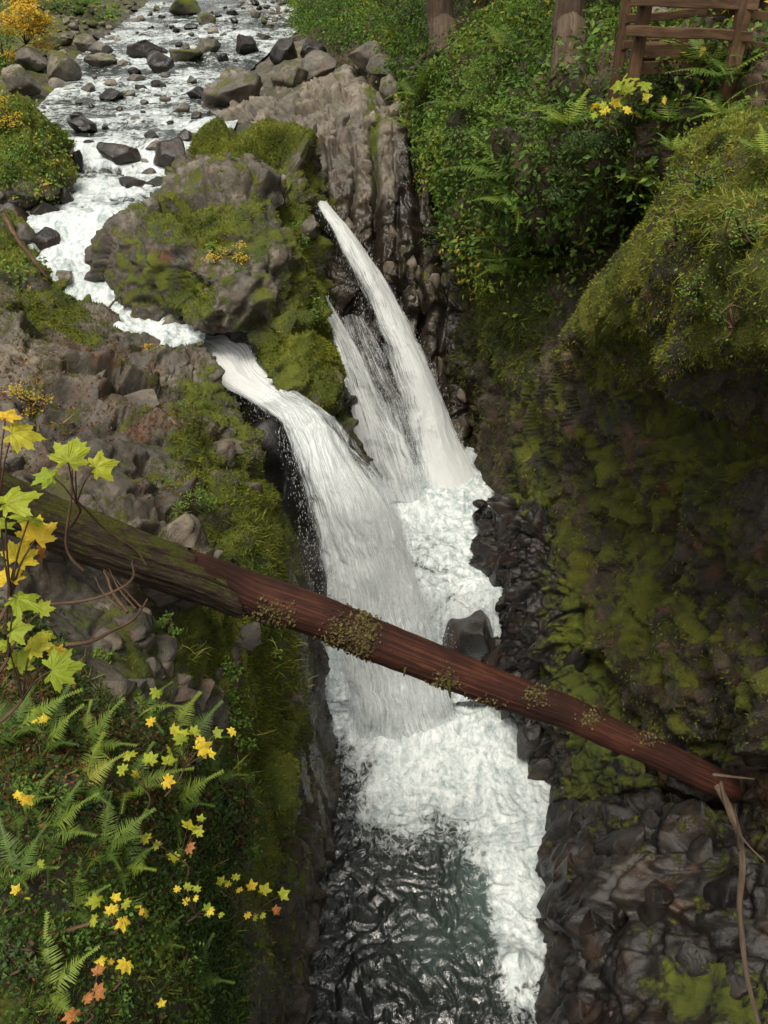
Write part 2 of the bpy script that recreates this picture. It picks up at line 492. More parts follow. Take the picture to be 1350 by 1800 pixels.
# --- left bank: rocky ledge, gorge wall and the planted slope in the foreground
LB = [
 [(-300,440,22),(-80,470,20),(40,500,18.9),(120,545,18.7),(200,578,18.5),(270,600,18.4),(330,640,18.4),(360,690,18.6),(380,760,19)],
 [(-320,480,15),(-100,490,15.2),(20,500,16),(110,540,16.5),(190,562,16.6),(262,578,16.6),(325,602,16.5),(372,655,17),(400,740,18.6)],
 [(-320,580,12),(-120,590,12.5),(10,600,13.3),(110,620,14),(200,630,14.6),(280,640,15),(350,670,15.2),(405,725,15.8),(440,800,18)],
 [(-320,680,10.2),(-130,680,10.8),(0,690,11.3),(110,710,12),(210,720,12.8),(290,730,13.4),(370,750,14),(425,790,14.6),(475,860,17.5)],
 [(-340,780,9),(-150,780,9.5),(0,790,9.8),(110,800,10.4),(210,810,11),(300,820,11.8),(390,840,12.6),(455,870,13.6),(515,940,17)],
 [(-340,880,8.2),(-150,880,8.6),(0,890,8.8),(110,900,9.4),(220,910,10),(320,930,10.8),(410,950,11.8),(490,960,13),(545,1010,17)],
 [(-340,1000,7.4),(-150,1000,7.8),(0,1000,7.8),(120,1010,8.4),(230,1020,9),(320,1040,9.8),(410,1060,11),(500,1070,12.8),(560,1110,17)],
 [(-340,1130,6.4),(-150,1130,6.8),(0,1120,6.8),(120,1130,7.4),(230,1130,8),(310,1150,9),(400,1170,10.6),(500,1190,13),(575,1230,17.6)],
 [(-340,1250,5.6),(-150,1250,6),(0,1250,6),(120,1250,6.5),(230,1250,7.1),(320,1270,8.2),(410,1290,10.2),(500,1300,13),(588,1360,18.2)],
 [(-340,1400,5),(-150,1400,5.3),(0,1400,5.3),(120,1400,5.7),(230,1400,6.3),(330,1400,7.6),(420,1420,9.8),(510,1440,13),(586,1460,17.2)],
 [(-340,1550,4.5),(-150,1550,4.8),(0,1550,4.8),(120,1550,5.1),(230,1550,5.6),(330,1560,6.8),(420,1570,9.2),(500,1590,12.2),(572,1600,15.8)],
 [(-340,1700,4.1),(-150,1700,4.4),(0,1700,4.4),(120,1700,4.7),(230,1700,5.2),(320,1700,6.2),(420,1710,8.8),(490,1720,11.8),(560,1720,14.8)],
 [(-340,1850,3.8),(-150,1850,4.1),(0,1850,4.1),(120,1850,4.4),(230,1850,4.8),(320,1850,5.8),(420,1850,8.4),(490,1850,11.4),(555,1850,14.2)],
 [(-340,2100,3.5),(-150,2100,3.8),(0,2100,3.8),(120,2100,4.0),(230,2100,4.4),(320,2100,5.4),(420,2100,7.8),(490,2100,10.4),(550,2100,12.8)],
]
def lb_disp(p, n, u, v):
    wl_ = sstep(330, 470, u) * sstep(950, 1150, v)        # gorge wall
    led = 1 - sstep(1000, 1150, v)
    a, h, e = rock_disp(p, 1.15, 0.50, (1.4, 0.8, 0.6), (10, 16, 24), tilt=1.3)
    b_, h2, e2 = rock_disp(p + 31.7, 0.55, 0.15, (1.5, 0.8, 0.7), (30, 0, 50), tilt=1.3)
    c_, h3, e3 = rock_disp(p + 11.7, 0.95, 0.42, (0.6, 0.8, 2.4), (0, 4, 20))
    d_, h4, e4 = rock_disp(p + 51.7, 0.2, 0.03, (1.2, 1, 0.8), (0, 4, 20))
    g = fbm(p * 0.8, 4) * 0.18
    led = led * (1 - sstep(400, 470, u) * sstep(800, 900, v))
    A = (a + b_ - .08) * led + c_ * (1 - led) * (0.35 + 0.65 * wl_) + g + d_ + fbm(p * 7, 3) * 0.02
    near = np.clip(pix(p)[2] / 9.0, 0.35, 1)
    return A * near, np.clip(h * led * .6 + h2 * .4 + h3 * (1 - led) * .6, 0, 1)
def lb_moss(u, v, p, n):
    m = 0.22 + blobs(u, v, [(430,900,60,140,.5),(340,780,50,90,.45),(110,570,80,30,.3),(130,520,40,40,.4),(460,1250,60,260,.75),(390,1120,60,80,.5),(300,1130,90,80,.45),
        (460,1480,50,200,.3),(60,520,60,60,.3),(380,690,50,30,.3),(20,1720,40,60,.9),(120,1500,250,300,.35),(470,1650,60,120,.15),(300,700,80,40,.2),(490,1000,40,120,.4)])
    return np.clip(m, 0, 1)
def lb_wet_shade(u, v, p, n):
    return np.clip(0.12 + blobs(u, v, [(490,880,60,160,.9),(560,1250,45,400,1.2),(510,1600,80,300,1.3),(440,1650,40,200,.5),(330,1000,150,120,.25)]), 0, 1)  # wet wall; the lower blobs also darken it in place of shade
def lb_rust(u, v, p, n):
    return {'rust': np.clip(blobs(u, v, [(510,1150,25,160,1.0),(200,700,160,80,.55),(350,780,80,60,.3),(520,1380,25,100,.6),(100,640,100,50,.4)]), 0, 1)}
surface('riverbank', patch(LB, 620, 360), lb_disp, lb_moss, lb_wet_shade, M['rock'], 'fractured grey rock ledge and fern covered bank on the left of the gorge', extra=lb_rust)

# --- central rock between the stream and the side falls
CR = [
 [(360,290,25),(400,285,25),(440,280,25),(470,280,25),(500,285,25),(512,300,25),(520,320,26)],
 [(342,268,24.5),(355,246,22.5),(400,238,21.5),(450,234,21.3),(500,236,21.5),(514,245,22),(515,270,25)],
 [(290,360,22),(305,335,19.5),(370,300,19.2),(430,300,19),(495,310,19.8),(548,335,21),(535,345,25)],
 [(195,440,20),(213,405,18),(300,370,17.3),(400,370,17.3),(490,400,18),(562,440,20),(550,430,24)],
 [(190,500,20),(208,470,17.9),(300,460,16.6),(400,470,16.5),(490,500,17.2),(575,540,19.3),(565,530,23)],
 [(230,570,19),(250,555,17.7),(340,545,16.9),(420,560,16.7),(510,590,16.6),(598,640,18.3),(590,640,22)],
 [(300,640,19),(330,600,18.2),(380,610,17.9),(450,650,17.5),(530,690,16.8),(617,760,17.7),(610,760,21)],
 [(320,700,19),(360,680,18.8),(420,720,18.8),(480,780,18.2),(560,820,17.8),(622,850,17.9),(625,850,21)],
]
surface('central_rock', patch(CR, 300, 260), std_disp(1.8, 0.6, (1.2, .9, .8), (25, -20, 15), small=.34, fb=.12, tilt=1.4),
        lambda u, v, p, n: np.clip(0.33 + blobs(u, v, [(430,250,110,22,1.0),(530,400,35,90,.6),(560,620,40,120,.9),(350,380,90,30,.7),(330,520,50,30,.7),(250,490,40,40,.4),(480,610,40,60,.7),(430,430,60,30,.3)]), 0, 1),
        lambda u, v, p, n: np.clip(0.08 + blobs(u, v, [(230,540,60,60,1),(380,590,120,35,1),(450,680,60,60,1),(610,700,30,150,.9)]), 0, 1),
        M['rock'], 'large mossy grey rock standing between the stream and the falls',
        extra=lambda u, v, p, n: {'rust': np.clip(blobs(u, v, [(270,450,40,30,.8),(330,560,90,30,.7),(350,430,30,30,.5)]), 0, 1)})

# --- back cliff behind the two right-hand falls
BC = [
 [(330,195,31),(430,170,31),(520,150,30),(600,140,29),(660,150,28),(720,180,27),(800,230,26),(900,300,25)],
 [(340,222,27),(430,190,26.5),(520,185,26),(590,180,25.5),(660,190,25),(720,230,24.5),(790,300,23.5),(860,400,22.5)],
 [(400,250,26),(470,235,25),(530,250,24.5),(590,270,24),(650,290,23.7),(710,310,23.5),(790,400,22.5),(850,500,21.7)],
 [(440,300,26),(500,310,24.5),(550,330,23.5),(600,350,23.2),(650,380,23.2),(710,400,23.2),(790,480,22.6),(850,600,21.8)],
 [(500,420,25),(540,430,23),(570,440,22.3),(610,460,22.5),(660,500,22.8),(720,520,22.8),(790,600,22.6),(850,700,22)],
 [(520,560,24),(560,580,22),(600,600,21.5),(640,620,21.8),(700,640,22.3),(760,660,22.5),(810,700,22.5),(855,780,22.3)],
 [(560,760,23),(600,780,21.5),(640,780,21.4),(680,790,21.6),(730,790,22.1),(780,790,22.5),(820,810,22.6),(860,850,22.6)],
 [(580,950,22),(620,950,21.8),(660,930,22),(700,920,22.2),(740,920,22.4),(790,920,22.6),(830,920,22.6),(870,920,22.6)],
]
_cd = std_disp(1.3, 0.5, (0.8, 0.8, 1.0), (16, -25, 10), small=.35, fb=.15, crack=0.3)
def cliff_disp(p, n, u, v):
    a, h = _cd(p, n, u, v)
    x = p[:, 0] + .07 * p[:, 2] + fbm(p * .7 + 3, 3) * .22
    g = sum(np.exp(-((x - c) / w) ** 2) * dp for c, w, dp in ((-1.75, .08, .4), (-1.0, .07, .35), (-.25, .08, .5), (.42, .10, .9), (1.0, .06, .3), (1.55, .09, .8), (2.05, .08, .7), (2.6, .09, .8), (3.1, .1, .6)))
    return a - g * sstep(11.0, 9.6, p[:, 2]) * .9, h
surface('cliff', patch(BC, 430, 300), cliff_disp,
        lambda u, v, p, n: np.clip(0.02 + blobs(u, v, [(655,230,14,90,.8),(600,200,40,30,.2),(740,480,30,60,.35),(820,520,60,80,.3)]), 0, 1),
        lambda u, v, p, n: np.clip(.1 + sstep(300, 400, v) * 1.8 + sstep(680, 720, u) * 1.4, 0, 2.5),
        M['rock_pale'], 'columnar cliff of jointed rock behind the right-hand falls')

# --- forest slope and recess on the right side of the gorge
FS = [
 [(440,-260,60),(580,-260,44),(720,-260,34),(850,-260,27),(1000,-260,22),(1150,-260,17),(1300,-260,14),(1600,-260,12)],
 [(505,-20,56),(600,-20,42),(720,-20,32),(850,-20,25),(1000,-20,19.5),(1150,-20,15),(1300,-20,12.5),(1600,-20,10.5)],
 [(500,85,42),(600,80,33),(700,80,27.5),(840,90,20),(1000,90,15.5),(1120,110,12.6),(1280,110,11),(1600,100,9.6)],
 [(525,140,32),(620,145,29),(720,160,25),(840,180,18),(960,190,14.5),(1080,190,12),(1240,180,10.6),(1600,170,9.3)],
 [(600,190,30),(660,200,27.5),(740,230,22.8),(830,270,17.5),(930,270,14.2),(1050,260,12.2),(1180,240,11),(1500,240,10)],
 [(700,280,27),(760,300,23.5),(800,330,20),(850,360,17.5),(930,350,14.8),(1030,340,13.2),(1140,330,12),(1500,330,11)],
 [(780,400,25),(800,420,22.7),(830,450,20.2),(870,460,18),(940,450,16.6),(1030,430,16),(1120,420,14.5),(1500,420,12)],
 [(800,560,23.5),(825,560,21.7),(850,570,19.7),(890,570,18),(950,560,16.6),(1020,530,15.4),(1100,520,14),(1500,500,12)],
 [(820,720,23.5),(842,720,22),(858,720,20.7),(890,700,19),(950,680,17),(1020,660,15),(1100,640,14),(1500,620,12)],
 [(840,900,23.5),(852,880,22.2),(864,880,21.2),(900,860,19.5),(960,840,17.5),(1020,800,15.5),(1100,800,14),(1500,800,12)],
]
FS = [r + [(2500, r[-1][1], r[-1][2])] for r in FS]
surface('hillside', patch(FS, 420, 360), std_disp(1.3, 0.38, (0.9, .9, 1.4), (0, 0, 30), small=.5, fb=.5),
        lambda u, v, p, n: np.clip(0.30 + blobs(u, v, [(900,550,60,100,.7),(870,480,40,120,.4)]) - blobs(u, v, [(800,40,60,60,.5),(1230,120,140,60,.3)]), 0, 1),
        lambda u, v, p, n: np.clip(0.1 + blobs(u, v, [(840,700,30,150,.9)]), 0, 1),
        M['soil'], 'dark forested hillside on the right above the gorge')

# --- mossy near right wall
RW = [
 [(1215,240,13),(1230,215,11.2),(1270,200,10.6),(1310,190,10.2),(1360,180,9.9),(1420,170,9.6),(1600,160,9.2)],
 [(1216,282,12),(1198,262,9.6),(1230,250,8.9),(1280,245,8.4),(1340,240,8),(1400,235,7.7),(1560,230,7)],
 [(1158,412,12.5),(1138,390,9.9),(1170,370,8.8),(1230,360,8.1),(1300,350,7.5),(1380,350,7),(1560,350,6.2)],
 [(1086,506,13.5),(1064,480,10.7),(1090,470,9.5),(1150,470,8.5),(1230,480,7.7),(1320,480,7),(1520,480,6)],
 [(1034,596,15),(1018,570,11.8),(1050,575,10.7),(1110,580,9.8),(1180,590,8.5),(1290,600,7.5),(1500,600,6.5)],
 [(985,625,16.5),(990,610,13.6),(1045,625,12.2),(1110,640,11.3),(1190,665,9.2),(1295,660,8.5),(1500,650,7.4)],
 [(945,660,18.5),(958,650,15.5),(1030,690,13.2),(1110,710,12.4),(1200,715,11.9),(1300,710,11.4),(1500,700,10)],
 [(880,720,21.5),(905,730,18.4),(990,765,14.8),(1080,790,13),(1180,830,11.8),(1290,850,10.9),(1500,870,9.4)],
 [(855,860,23),(885,850,20),(970,880,16.7),(1070,920,14.3),(1170,960,12.6),(1290,990,11.2),(1500,1020,9.4)],
 [(850,950,23),(885,960,20),(960,990,17.2),(1060,1030,14.8),(1170,1080,13),(1290,1120,11.6),(1500,1150,9.8)],
 [(860,1100,22),(905,1110,19.2),(970,1120,17.2),(1060,1160,15.2),(1170,1220,13.4),(1290,1260,12),(1500,1300,10)],
 [(880,1250,21),(925,1260,18.7),(980,1280,17.2),(1060,1300,15.6),(1170,1350,14),(1290,1400,12.6),(1500,1430,10.5)],
 [(900,1400,20),(950,1400,18.2),(990,1400,17),(1060,1420,15.6),(1170,1450,14.2),(1290,1500,13),(1500,1550,11)],
 [(940,1600,17.5),(980,1600,16.4),(1020,1600,15.8),(1080,1600,15.2),(1180,1620,14.2),(1290,1660,13.2),(1500,1700,11.6)],
]
RW = [r + [(2300, r[-1][1] + 30, r[-1][2] * .97)] for r in RW]
def rw_disp(p, n, u, v):
    M_ = rotm(0, 32, 0)
    ps = p @ M_                                       # frame leaning with the slab: streaks run down-left
    eu = np.interp(v, [250, 330, 410, 490, 570, 640, 760], [1182, 1130, 1080, 1033, 1000, 960, 900])
    slab = sstep(170, 90, u - eu) * sstep(760, 640, v)
    low = sstep(600, 700, v)
    wet_low = sstep(1150, 1350, v)
    a, h, e = rock_disp(p, 1.5, 0.5, (0.6, 1.0, 1.9), (0, 14, 25), tilt=1.1)
    b_, h2, e2 = rock_disp(p + 7, 0.55, 0.17, (0.7, .8, 1.6), (10, 30, 20), tilt=1.1)
    lump = fbm(p * 0.9, 4) * .40
    big = np.maximum(fbm(p * np.array([1.7, 1.7, 1.1]) + 60, 3), -.15) * .52
    st = fbm(ps * np.array([5.5, 5.5, 0.8]), 4) * .12 - .12 * sstep(.62, .9, 1 - np.abs(fbm(ps * np.array([2.2, 2.2, .35]) + 21, 3)) * 3)
    st2 = fbm(ps * np.array([1.6, 1.6, 0.35]) + 8, 3) * .22
    hang = -np.abs(fbm(p * np.array([2.6, 2.6, 0.8]) + 3, 4)) * 0.34
    hump = (1 - low) * (1 - slab)
    return slab * (st + st2) + hump * (lump + big + hang * .7) + low * (a + b_ + hang * (1 - .7 * wet_low) * sstep(1040, 1160, u) + lump * .2 + st * .5) + fbm(p * 8, 3) * 0.035, h
surface('canyon_wall', patch(RW, 480, 320), rw_disp,
        lambda u, v, p, n: np.clip(0.72 - sstep(760, 1000, v) * .14 + fbm(p * 0.7, 4) * .8 - sstep(1100, 1450, v) * .55 - blobs(u, v, [(990,620,40,40,.5),(1330,820,60,200,.35)]), 0, 1.2),
        lambda u, v, p, n: np.clip(sstep(1100, 1350, v) * .8 + blobs(u, v, [(900,1000,60,200,.8),(1300,1330,80,150,.9)]), 0, 1),
        M['mossy'], 'overhanging moss covered wall on the right of the gorge',
        extra=lambda u, v, p, n: {'rust': np.clip(0.3 + blobs(u, v, [(1150,850,150,150,.4)]), 0, 1)})

# --- jointed rock columns at the right of the falls
CO = [
 [(840,940,23),(855,930,21.5),(885,925,20.5),(930,905,19.5),(980,900,18.5),(1030,905,17.5),(1090,920,16.5)],
 [(835,900,23),(850,886,19.8),(880,872,18.6),(920,864,17.8),(960,862,17.3),(1010,872,16.8),(1060,895,16)],
 [(835,950,22),(846,940,19.2),(880,940,17.7),(920,940,16.8),(970,940,16.3),(1020,940,16),(1070,950,15.5)],
 [(845,1050,21),(857,1050,18.6),(890,1050,17.2),(930,1050,16.4),(980,1050,15.8),(1030,1050,15.5),(1080,1060,15)],
 [(865,1150,20),(877,1150,18.2),(905,1150,17),(945,1150,16.3),(990,1150,15.7),(1040,1160,15.3),(1090,1170,14.8)],
 [(890,1250,20),(904,1260,18.4),(930,1270,17.3),(965,1270,16.5),(1005,1270,15.8),(1050,1270,15.2),(1100,1280,14.8)],
 [(925,1340,20),(942,1345,18),(965,1360,17),(1000,1380,16.2),(1040,1390,15.5),(1080,1400,14.8),(1130,1400,14.2)],
 [(960,1470,18.5),(968,1480,17.4),(990,1500,16.6),(1020,1510,16),(1060,1510,15.4),(1100,1510,14.8),(1150,1510,14.2)],
 [(980,1600,17.5),(988,1600,16.6),(1010,1600,16.2),(1040,1600,15.8),(1080,1600,15.4),(1120,1600,15),(1170,1600,14.6)],
]
surface('rock_outcrop', patch(CO, 380, 170), std_disp(0.95, 0.55, (0.62, 0.8, 1.9), (6, 10, 10), small=.35, fb=.15, crack=0.35),
        lambda u, v, p, n: np.clip(0.10 + sstep(890, 1060, u) * .45 + blobs(u, v, [(1030,900,40,50,.8),(940,870,50,25,.6),(1040,1050,60,120,.3),(970,1200,40,60,.3),(1030,1330,40,80,.5)]) - blobs(u, v, [(990,960,14,60,.5)]), 0, 1),
        lambda u, v, p, n: np.clip(0.85 + 0 * u, 0, 1), M['rock_dark'], 'wet black rock columns with moss beside the falls')

# --- rock shelf at the bottom right
BR = [
 [(1000,1470,18),(1050,1450,17),(1110,1450,16),(1180,1440,15),(1260,1450,14),(1400,1460,13),(1600,1500,12)],
 [(1000,1440,17),(1050,1418,15.6),(1110,1430,14.6),(1180,1420,13.6),(1260,1430,12.8),(1400,1440,11.7),(1600,1480,11)],
 [(975,1530,17),(1002,1495,14.8),(1080,1480,13.4),(1160,1480,12.7),(1250,1490,12.1),(1400,1500,11.2),(1600,1520,10.6)],
 [(960,1630,16.2),(978,1590,14.4),(1050,1570,12.9),(1150,1570,12.2),(1250,1580,11.7),(1400,1590,10.8),(1600,1600,10.2)],
 [(955,1720,15.2),(968,1700,13.9),(1040,1690,12.4),(1140,1690,11.7),(1250,1700,11.1),(1400,1700,10.4),(1600,1700,9.8)],
 [(925,1800,14.6),(950,1800,13.4),(1030,1810,12),(1140,1820,11.1),(1250,1820,10.4),(1400,1820,9.8),(1600,1820,9.4)],
 [(900,2000,13.4),(930,2000,12.6),(1020,2000,11.4),(1140,2000,10.4),(1250,2000,9.6),(1400,2000,9),(1600,2000,8.8)],
]
BR = [r + [(2300, r[-1][1] + 20, r[-1][2] * .97)] for r in BR]
surface('rock_shelf', patch(BR, 260, 230), std_disp(1.7, 0.6, (0.65, 1.0, 1.5), (10, 24, 25), small=.3, fb=.2),
        lambda u, v, p, n: np.clip(0.10 + blobs(u, v, [(1050,1430,40,25,.5),(1270,1740,90,60,.6),(1180,1740,50,80,.3),(1300,1450,100,80,.35)]), 0, 1),
        lambda u, v, p, n: np.clip(0.75 + 0 * u, 0, 1), M['rock_dark'], 'dark wet rock shelf at the bottom right of the gorge',
        extra=lambda u, v, p, n: {'rust': np.clip(-.1 + blobs(u, v, [(1200,1560,70,50,.6),(1050,1600,60,60,.2)]), 0, 1)})

# --- moss mound and hump on the left bank beside the cascades
LM = [
 [(-260,190,24),(-60,178,23),(10,176,22.5),(60,192,22.2),(92,225,22.8),(104,250,24.5)],
 [(-260,230,21.5),(-60,225,21),(10,225,20.6),(62,235,20.6),(106,262,21.4),(118,280,24)],
 [(-260,290,20.5),(-60,285,20),(10,285,19.8),(62,290,19.9),(110,308,20.8),(118,325,23.5)],
 [(-260,345,20.2),(-60,340,19.8),(10,340,19.8),(60,345,20),(98,350,21),(106,360,23)],
 [(-260,400,20.4),(-60,395,20.2),(10,395,20.2),(55,395,20.4),(85,395,21.2),(95,400,22.5)],
]
surface('streambank', patch(LM, 150, 170), std_disp(1.2, .45, (1, 1, .9), (10, 10, 0), small=.4, fb=.3),
        lambda u, v, p, n: np.clip(.75 - sstep(300, 350, v) * .55, 0, 1), lambda u, v, p, n: sstep(310, 360, v), M['rock'], 'big moss covered rock mound on the left bank beside the small cascade')
LH = [
 [(-260,385,21),(-60,385,20),(10,388,19.4),(42,405,19.4),(66,440,19.8),(80,480,20.5)],
 [(-260,440,17.6),(-60,440,17.3),(10,440,17.2),(50,462,17.4),(72,488,18.4),(82,510,19.5)],
 [(-260,500,16.4),(-60,500,16.2),(25,500,16.2),(80,515,16.6),(108,530,17.6),(120,548,19)],
 [(-260,560,15.6),(-60,560,15.4),(30,565,15.4),(100,575,15.8),(145,575,16.8),(160,590,18)],
 [(-260,600,15.6),(-60,600,15.4),(30,600,15.6),(100,600,16),(145,600,17),(160,610,18)],
]
surface('streambank', patch(LH, 170, 190), std_disp(1.0, .45, (1.2, 1, .7), (10, 10, 20), small=.4, fb=.2),
        lambda u, v, p, n: np.clip(.35 + blobs(u, v, [(40,430,60,50,.5),(115,530,40,40,.5)]), 0, 1), lambda u, v, p, n: .3 + .5 * sstep(40, 110, u), M['rock'], 'mossy hump of rock at the left edge above the ledge')

# --- upstream bed and banks (height field)
YK = np.array([13, 17.0, 18.2, 20.4, 24.2, 25.9, 31.9, 41.4, 50, 63, 90, 140])
ZK = np.array([8.1, 8.3, 8.8, 9.6, 9.72, 10.3, 10.5, 11.0, 11.5, 12.2, 13.8, 17])
YE = np.array([13, 17.3, 18.2, 19.3, 20.4, 22.9, 24.5, 25.8, 29.8, 34.7, 41.4, 50, 63, 90, 140])
XL = np.array([-7.0, -7.3, -7.8, -8.1, -8.0, -9.6, -9.6, -9.5, -11, -11.7, -12.9, -13.5, -14.5, -18, -24])
XR = np.array([-4.6, -4.7, -6.0, -6.4, -5.7, -5.6, -5.7, -5.5, -5.7, -6.6, -6.3, -5.3, -5.9, -8, -14])
def zw(Y): return np.interp(Y, YK, ZK)
def ground_up(X, Y):
    xl, xr = np.interp(Y, YE, XL), np.interp(Y, YE, XR)
    dl = np.maximum(xl - X, 0); dr = np.maximum(X - xr, 0)
    h = zw(Y) - 0.35 + np.minimum(dl, 2) * 0.3 + np.maximum(dl - 2, 0) * 0.16 + np.maximum(dl - 9, 0) * 0.4
    h = h + np.minimum(dr, 3) * 0.28 + np.maximum(dr - 6, 0) * 0.5
    return h
ny, nx = 340, 240
yy = 16.5 + (np.linspace(0, 1, ny) ** 1.7) * 120
tt = np.linspace(-1, 1, nx)
A = np.zeros((ny, nx, 3))
for i, y in enumerate(yy):
    w = 14 + y * 0.55
    xc = 0.5 * (np.interp(y, YE, XL) + np.interp(y, YE, XR))
    xs = xc + np.sign(tt) * np.abs(tt) ** 1.5 * w
    A[i, :, 0] = xs; A[i, :, 1] = y
    A[i, :, 2] = ground_up(xs, np.full(nx, y))
xlim = np.interp(A[..., 1], [16, 24, 26, 40, 60, 100], [-6.2, -5.4, -4.6, 0.5, 6, 60])
A[..., 2] -= sstep(0, 3, A[..., 0] - xlim) * 9.0
A[..., 2] -= sstep(19.5, 17.0, A[..., 1]) * sstep(-5.6, -4.6, A[..., 0]) * 6
def up_disp(p, n, u, v):
    f1, f2, h, r = worley(p * 2.2)
    return fbm(p * .7, 4) * .25 + (0.5 - f1) * .18, h[:, 0]
surface('streambed', A, up_disp,
        lambda u, v, p, n: np.clip(0.25 + 0.3 * sstep(0, 4, np.interp(p[:, 1], YE, XL) - p[:, 0]), 0, 1),
        lambda u, v, p, n: np.clip(1 - sstep(0.0, 0.5, p[:, 2] - zw(p[:, 1])), 0, 1) * .8,
        M['rock'], 'stony bed and banks of the stream above the falls')

# ------------------------------------------------------------------ water
def water_sheet(name, A, D, foam, teal, mat, label, uvs, both=False):
    nr, nc = A.shape[:2]
    N = gnormals(A)
    q = A.reshape(-1, 3) + N.reshape(-1, 3) * D[:, None]
    me = mk_mesh(name, q, grid_faces(nr, nc), [mat], True, {'foam': foam, 'teal': teal}, uv=uvs)
    o = link(name, me)
    return tag(o, label, kind='structure')

def flow_uv(A):
    """x: metres across, y: metres along (row direction is the flow)"""
    dl = np.linalg.norm(np.diff(A, axis=0), axis=-1).mean(1)
    s = np.concatenate([[0], np.cumsum(dl)])
    wd = np.linalg.norm(np.diff(A, axis=1), axis=-1).sum(1).mean()
    t = np.linspace(0, 1, A.shape[1]) * wd
    return np.stack([np.broadcast_to(t, A.shape[:2]), np.broadcast_to(s[:, None], A.shape[:2])], -1).reshape(-1, 2)

# the stream
ny, nx = 620, 150
yy = 15.6 + (np.linspace(0, 1, ny) ** 1.8) * 110
A = np.zeros((ny, nx, 3))
for i, y in enumerate(yy):
    A[i, :, 0] = np.linspace(np.interp(y, YE, XL) - 0.9, np.interp(y, YE, XR) + 0.9, nx)
    A[i, :, 1] = y
A[..., 2] = zw(A[..., 1])
p = A.reshape(-1, 3)
u, v, d = pix(p)
slope = np.interp(p[:, 1], YK, np.gradient(ZK, YK))
casc = blobs(p[:, 0], p[:, 1], [(-7, 18.2, 3, 1.7, 1), (-5.2, 16.6, 1.1, 1.0, 1.1), (-7.5, 25.1, 4, .9, 1), (-6.6, 20.3, 1.6, 1.2, .8), (-10, 41.3, 3, 1.5, .6), (-8.5, 33.5, 3.5, .8, .4), (-7, 28.5, 3.5, .5, .4), (-9, 47, 4, 1.5, .5), (-7.5, 22.7, 3, .7, .75)])
wav = fbm(p * np.array([1.4, 0.8, 1]), 4)
rip = 1 - np.abs(fbm(p * np.array([1.2, 2.6, 1]) + 9, 4)) * 2
Dw = wav * (.09 + .16 * np.clip(casc, 0, 1)) + rip * (.035 + .08 * np.clip(casc, 0, 1))
lump = np.clip(fbm(p * np.array([0.9, 1.3, 1]) + 40, 3), 0, 1)
Dw += lump * .5 * np.clip(casc, 0, 1)
fo = np.clip(0.43 + casc * .28 + fbm(p * np.array([.5, .9, 1]), 3) * .22 + rip * .10, 0, 1)  # base level is foam plus whitening that stands for reflected sky
water_sheet('stream', A, Dw, fo, 0 * fo, M['stream'], 'shallow rippled stream flowing down between boulders', p[:, :2] * np.array([1, 1]))

# chute and main fall
MF = [
 [(165,560,18.1),(200,553,18.3),(240,540,18.7),(262,530,19)],
 [(230,590,17.9),(250,578,18.0),(270,566,18.3),(290,555,18.6)],
 [(300,606,17.6),(315,596,17.7),(340,586,17.9),(370,575,18.2)],
 [(340,645,17.0),(365,622,17.2),(410,604,17.4),(440,600,17.6)],
 [(385,690,16.6),(415,670,16.8),(440,655,17),(462,640,17.2)],
 [(440,722,16.3),(470,706,16.4),(500,700,16.6),(540,702,16.9)],
 [(485,760,15.9),(520,742,15.8),(560,745,15.9),(600,765,16.3)],
 [(508,820,15.6),(550,795,15.2),(590,800,15.2),(650,830,15.9)],
 [(524,900,15.7),(580,880,15.2),(640,890,15.2),(725,905,16.2)],
 [(538,1000,16.2),(600,985,15.8),(670,985,15.9),(752,1000,16.7)],
 [(555,1100,16.9),(620,1090,16.6),(700,1090,16.7),(785,1090,17.3)],
 [(572,1210,17.8),(640,1205,17.6),(730,1205,17.7),(815,1190,18)],
 [(588,1330,18.6),(660,1335,18.4),(760,1335,18.3),(860,1290,18.7)],
]
def streak_disp(uvs, k=1.0, amp=0.13, seed=0.0):
    w_ = fbm(np.stack([uvs[:, 0] * 1.4, uvs[:, 1] * 1.1, np.full(len(uvs), seed + 3)], 1), 5)
    uvs = uvs + np.stack([w_ * .25, w_ * .3], 1)
    q = np.stack([uvs[:, 0] * 3.5 * k, uvs[:, 1] * .45, np.full(len(uvs), seed)], 1)
    q2 = np.stack([uvs[:, 0] * 11 * k, uvs[:, 1] * 1.3, np.full(len(uvs), seed + 5)], 1)
    return fbm(q, 4) * amp * .8 + fbm(q2, 2) * amp * .3 + w_ * amp * .7

FALLS = []
def fall(name, rows, nr, nc, label, edge=.62, base=0.9, mat='fall', off=0.0, seed=0.0, amp=.13, midfn=None):
    A = patch(rows, nr, nc)
    uvs = flow_uv(A)
    t = np.broadcast_to(np.linspace(0, 1, nc), (nr, nc)).ravel()
    s = np.broadcast_to(np.linspace(0, 1, nr)[:, None], (nr, nc)).ravel()
    e = np.minimum(t, 1 - t)
    fo = base + .12 * fbm(np.stack([uvs[:, 0] * 1.1, uvs[:, 1] * .25, np.full(len(uvs), seed)], 1), 3) - edge * (1 - sstep(0, .24, e))
    if midfn is not None: fo = fo + midfn(s, t)
    D = streak_disp(uvs, 1, amp, seed) + off
    FALLS.append((A, seed))
    uv2 = uvs + np.array([seed * 3.1, seed])
    return water_sheet(name, A, D, np.clip(fo, 0, 1.3), 0 * fo, M[mat], label, uv2)

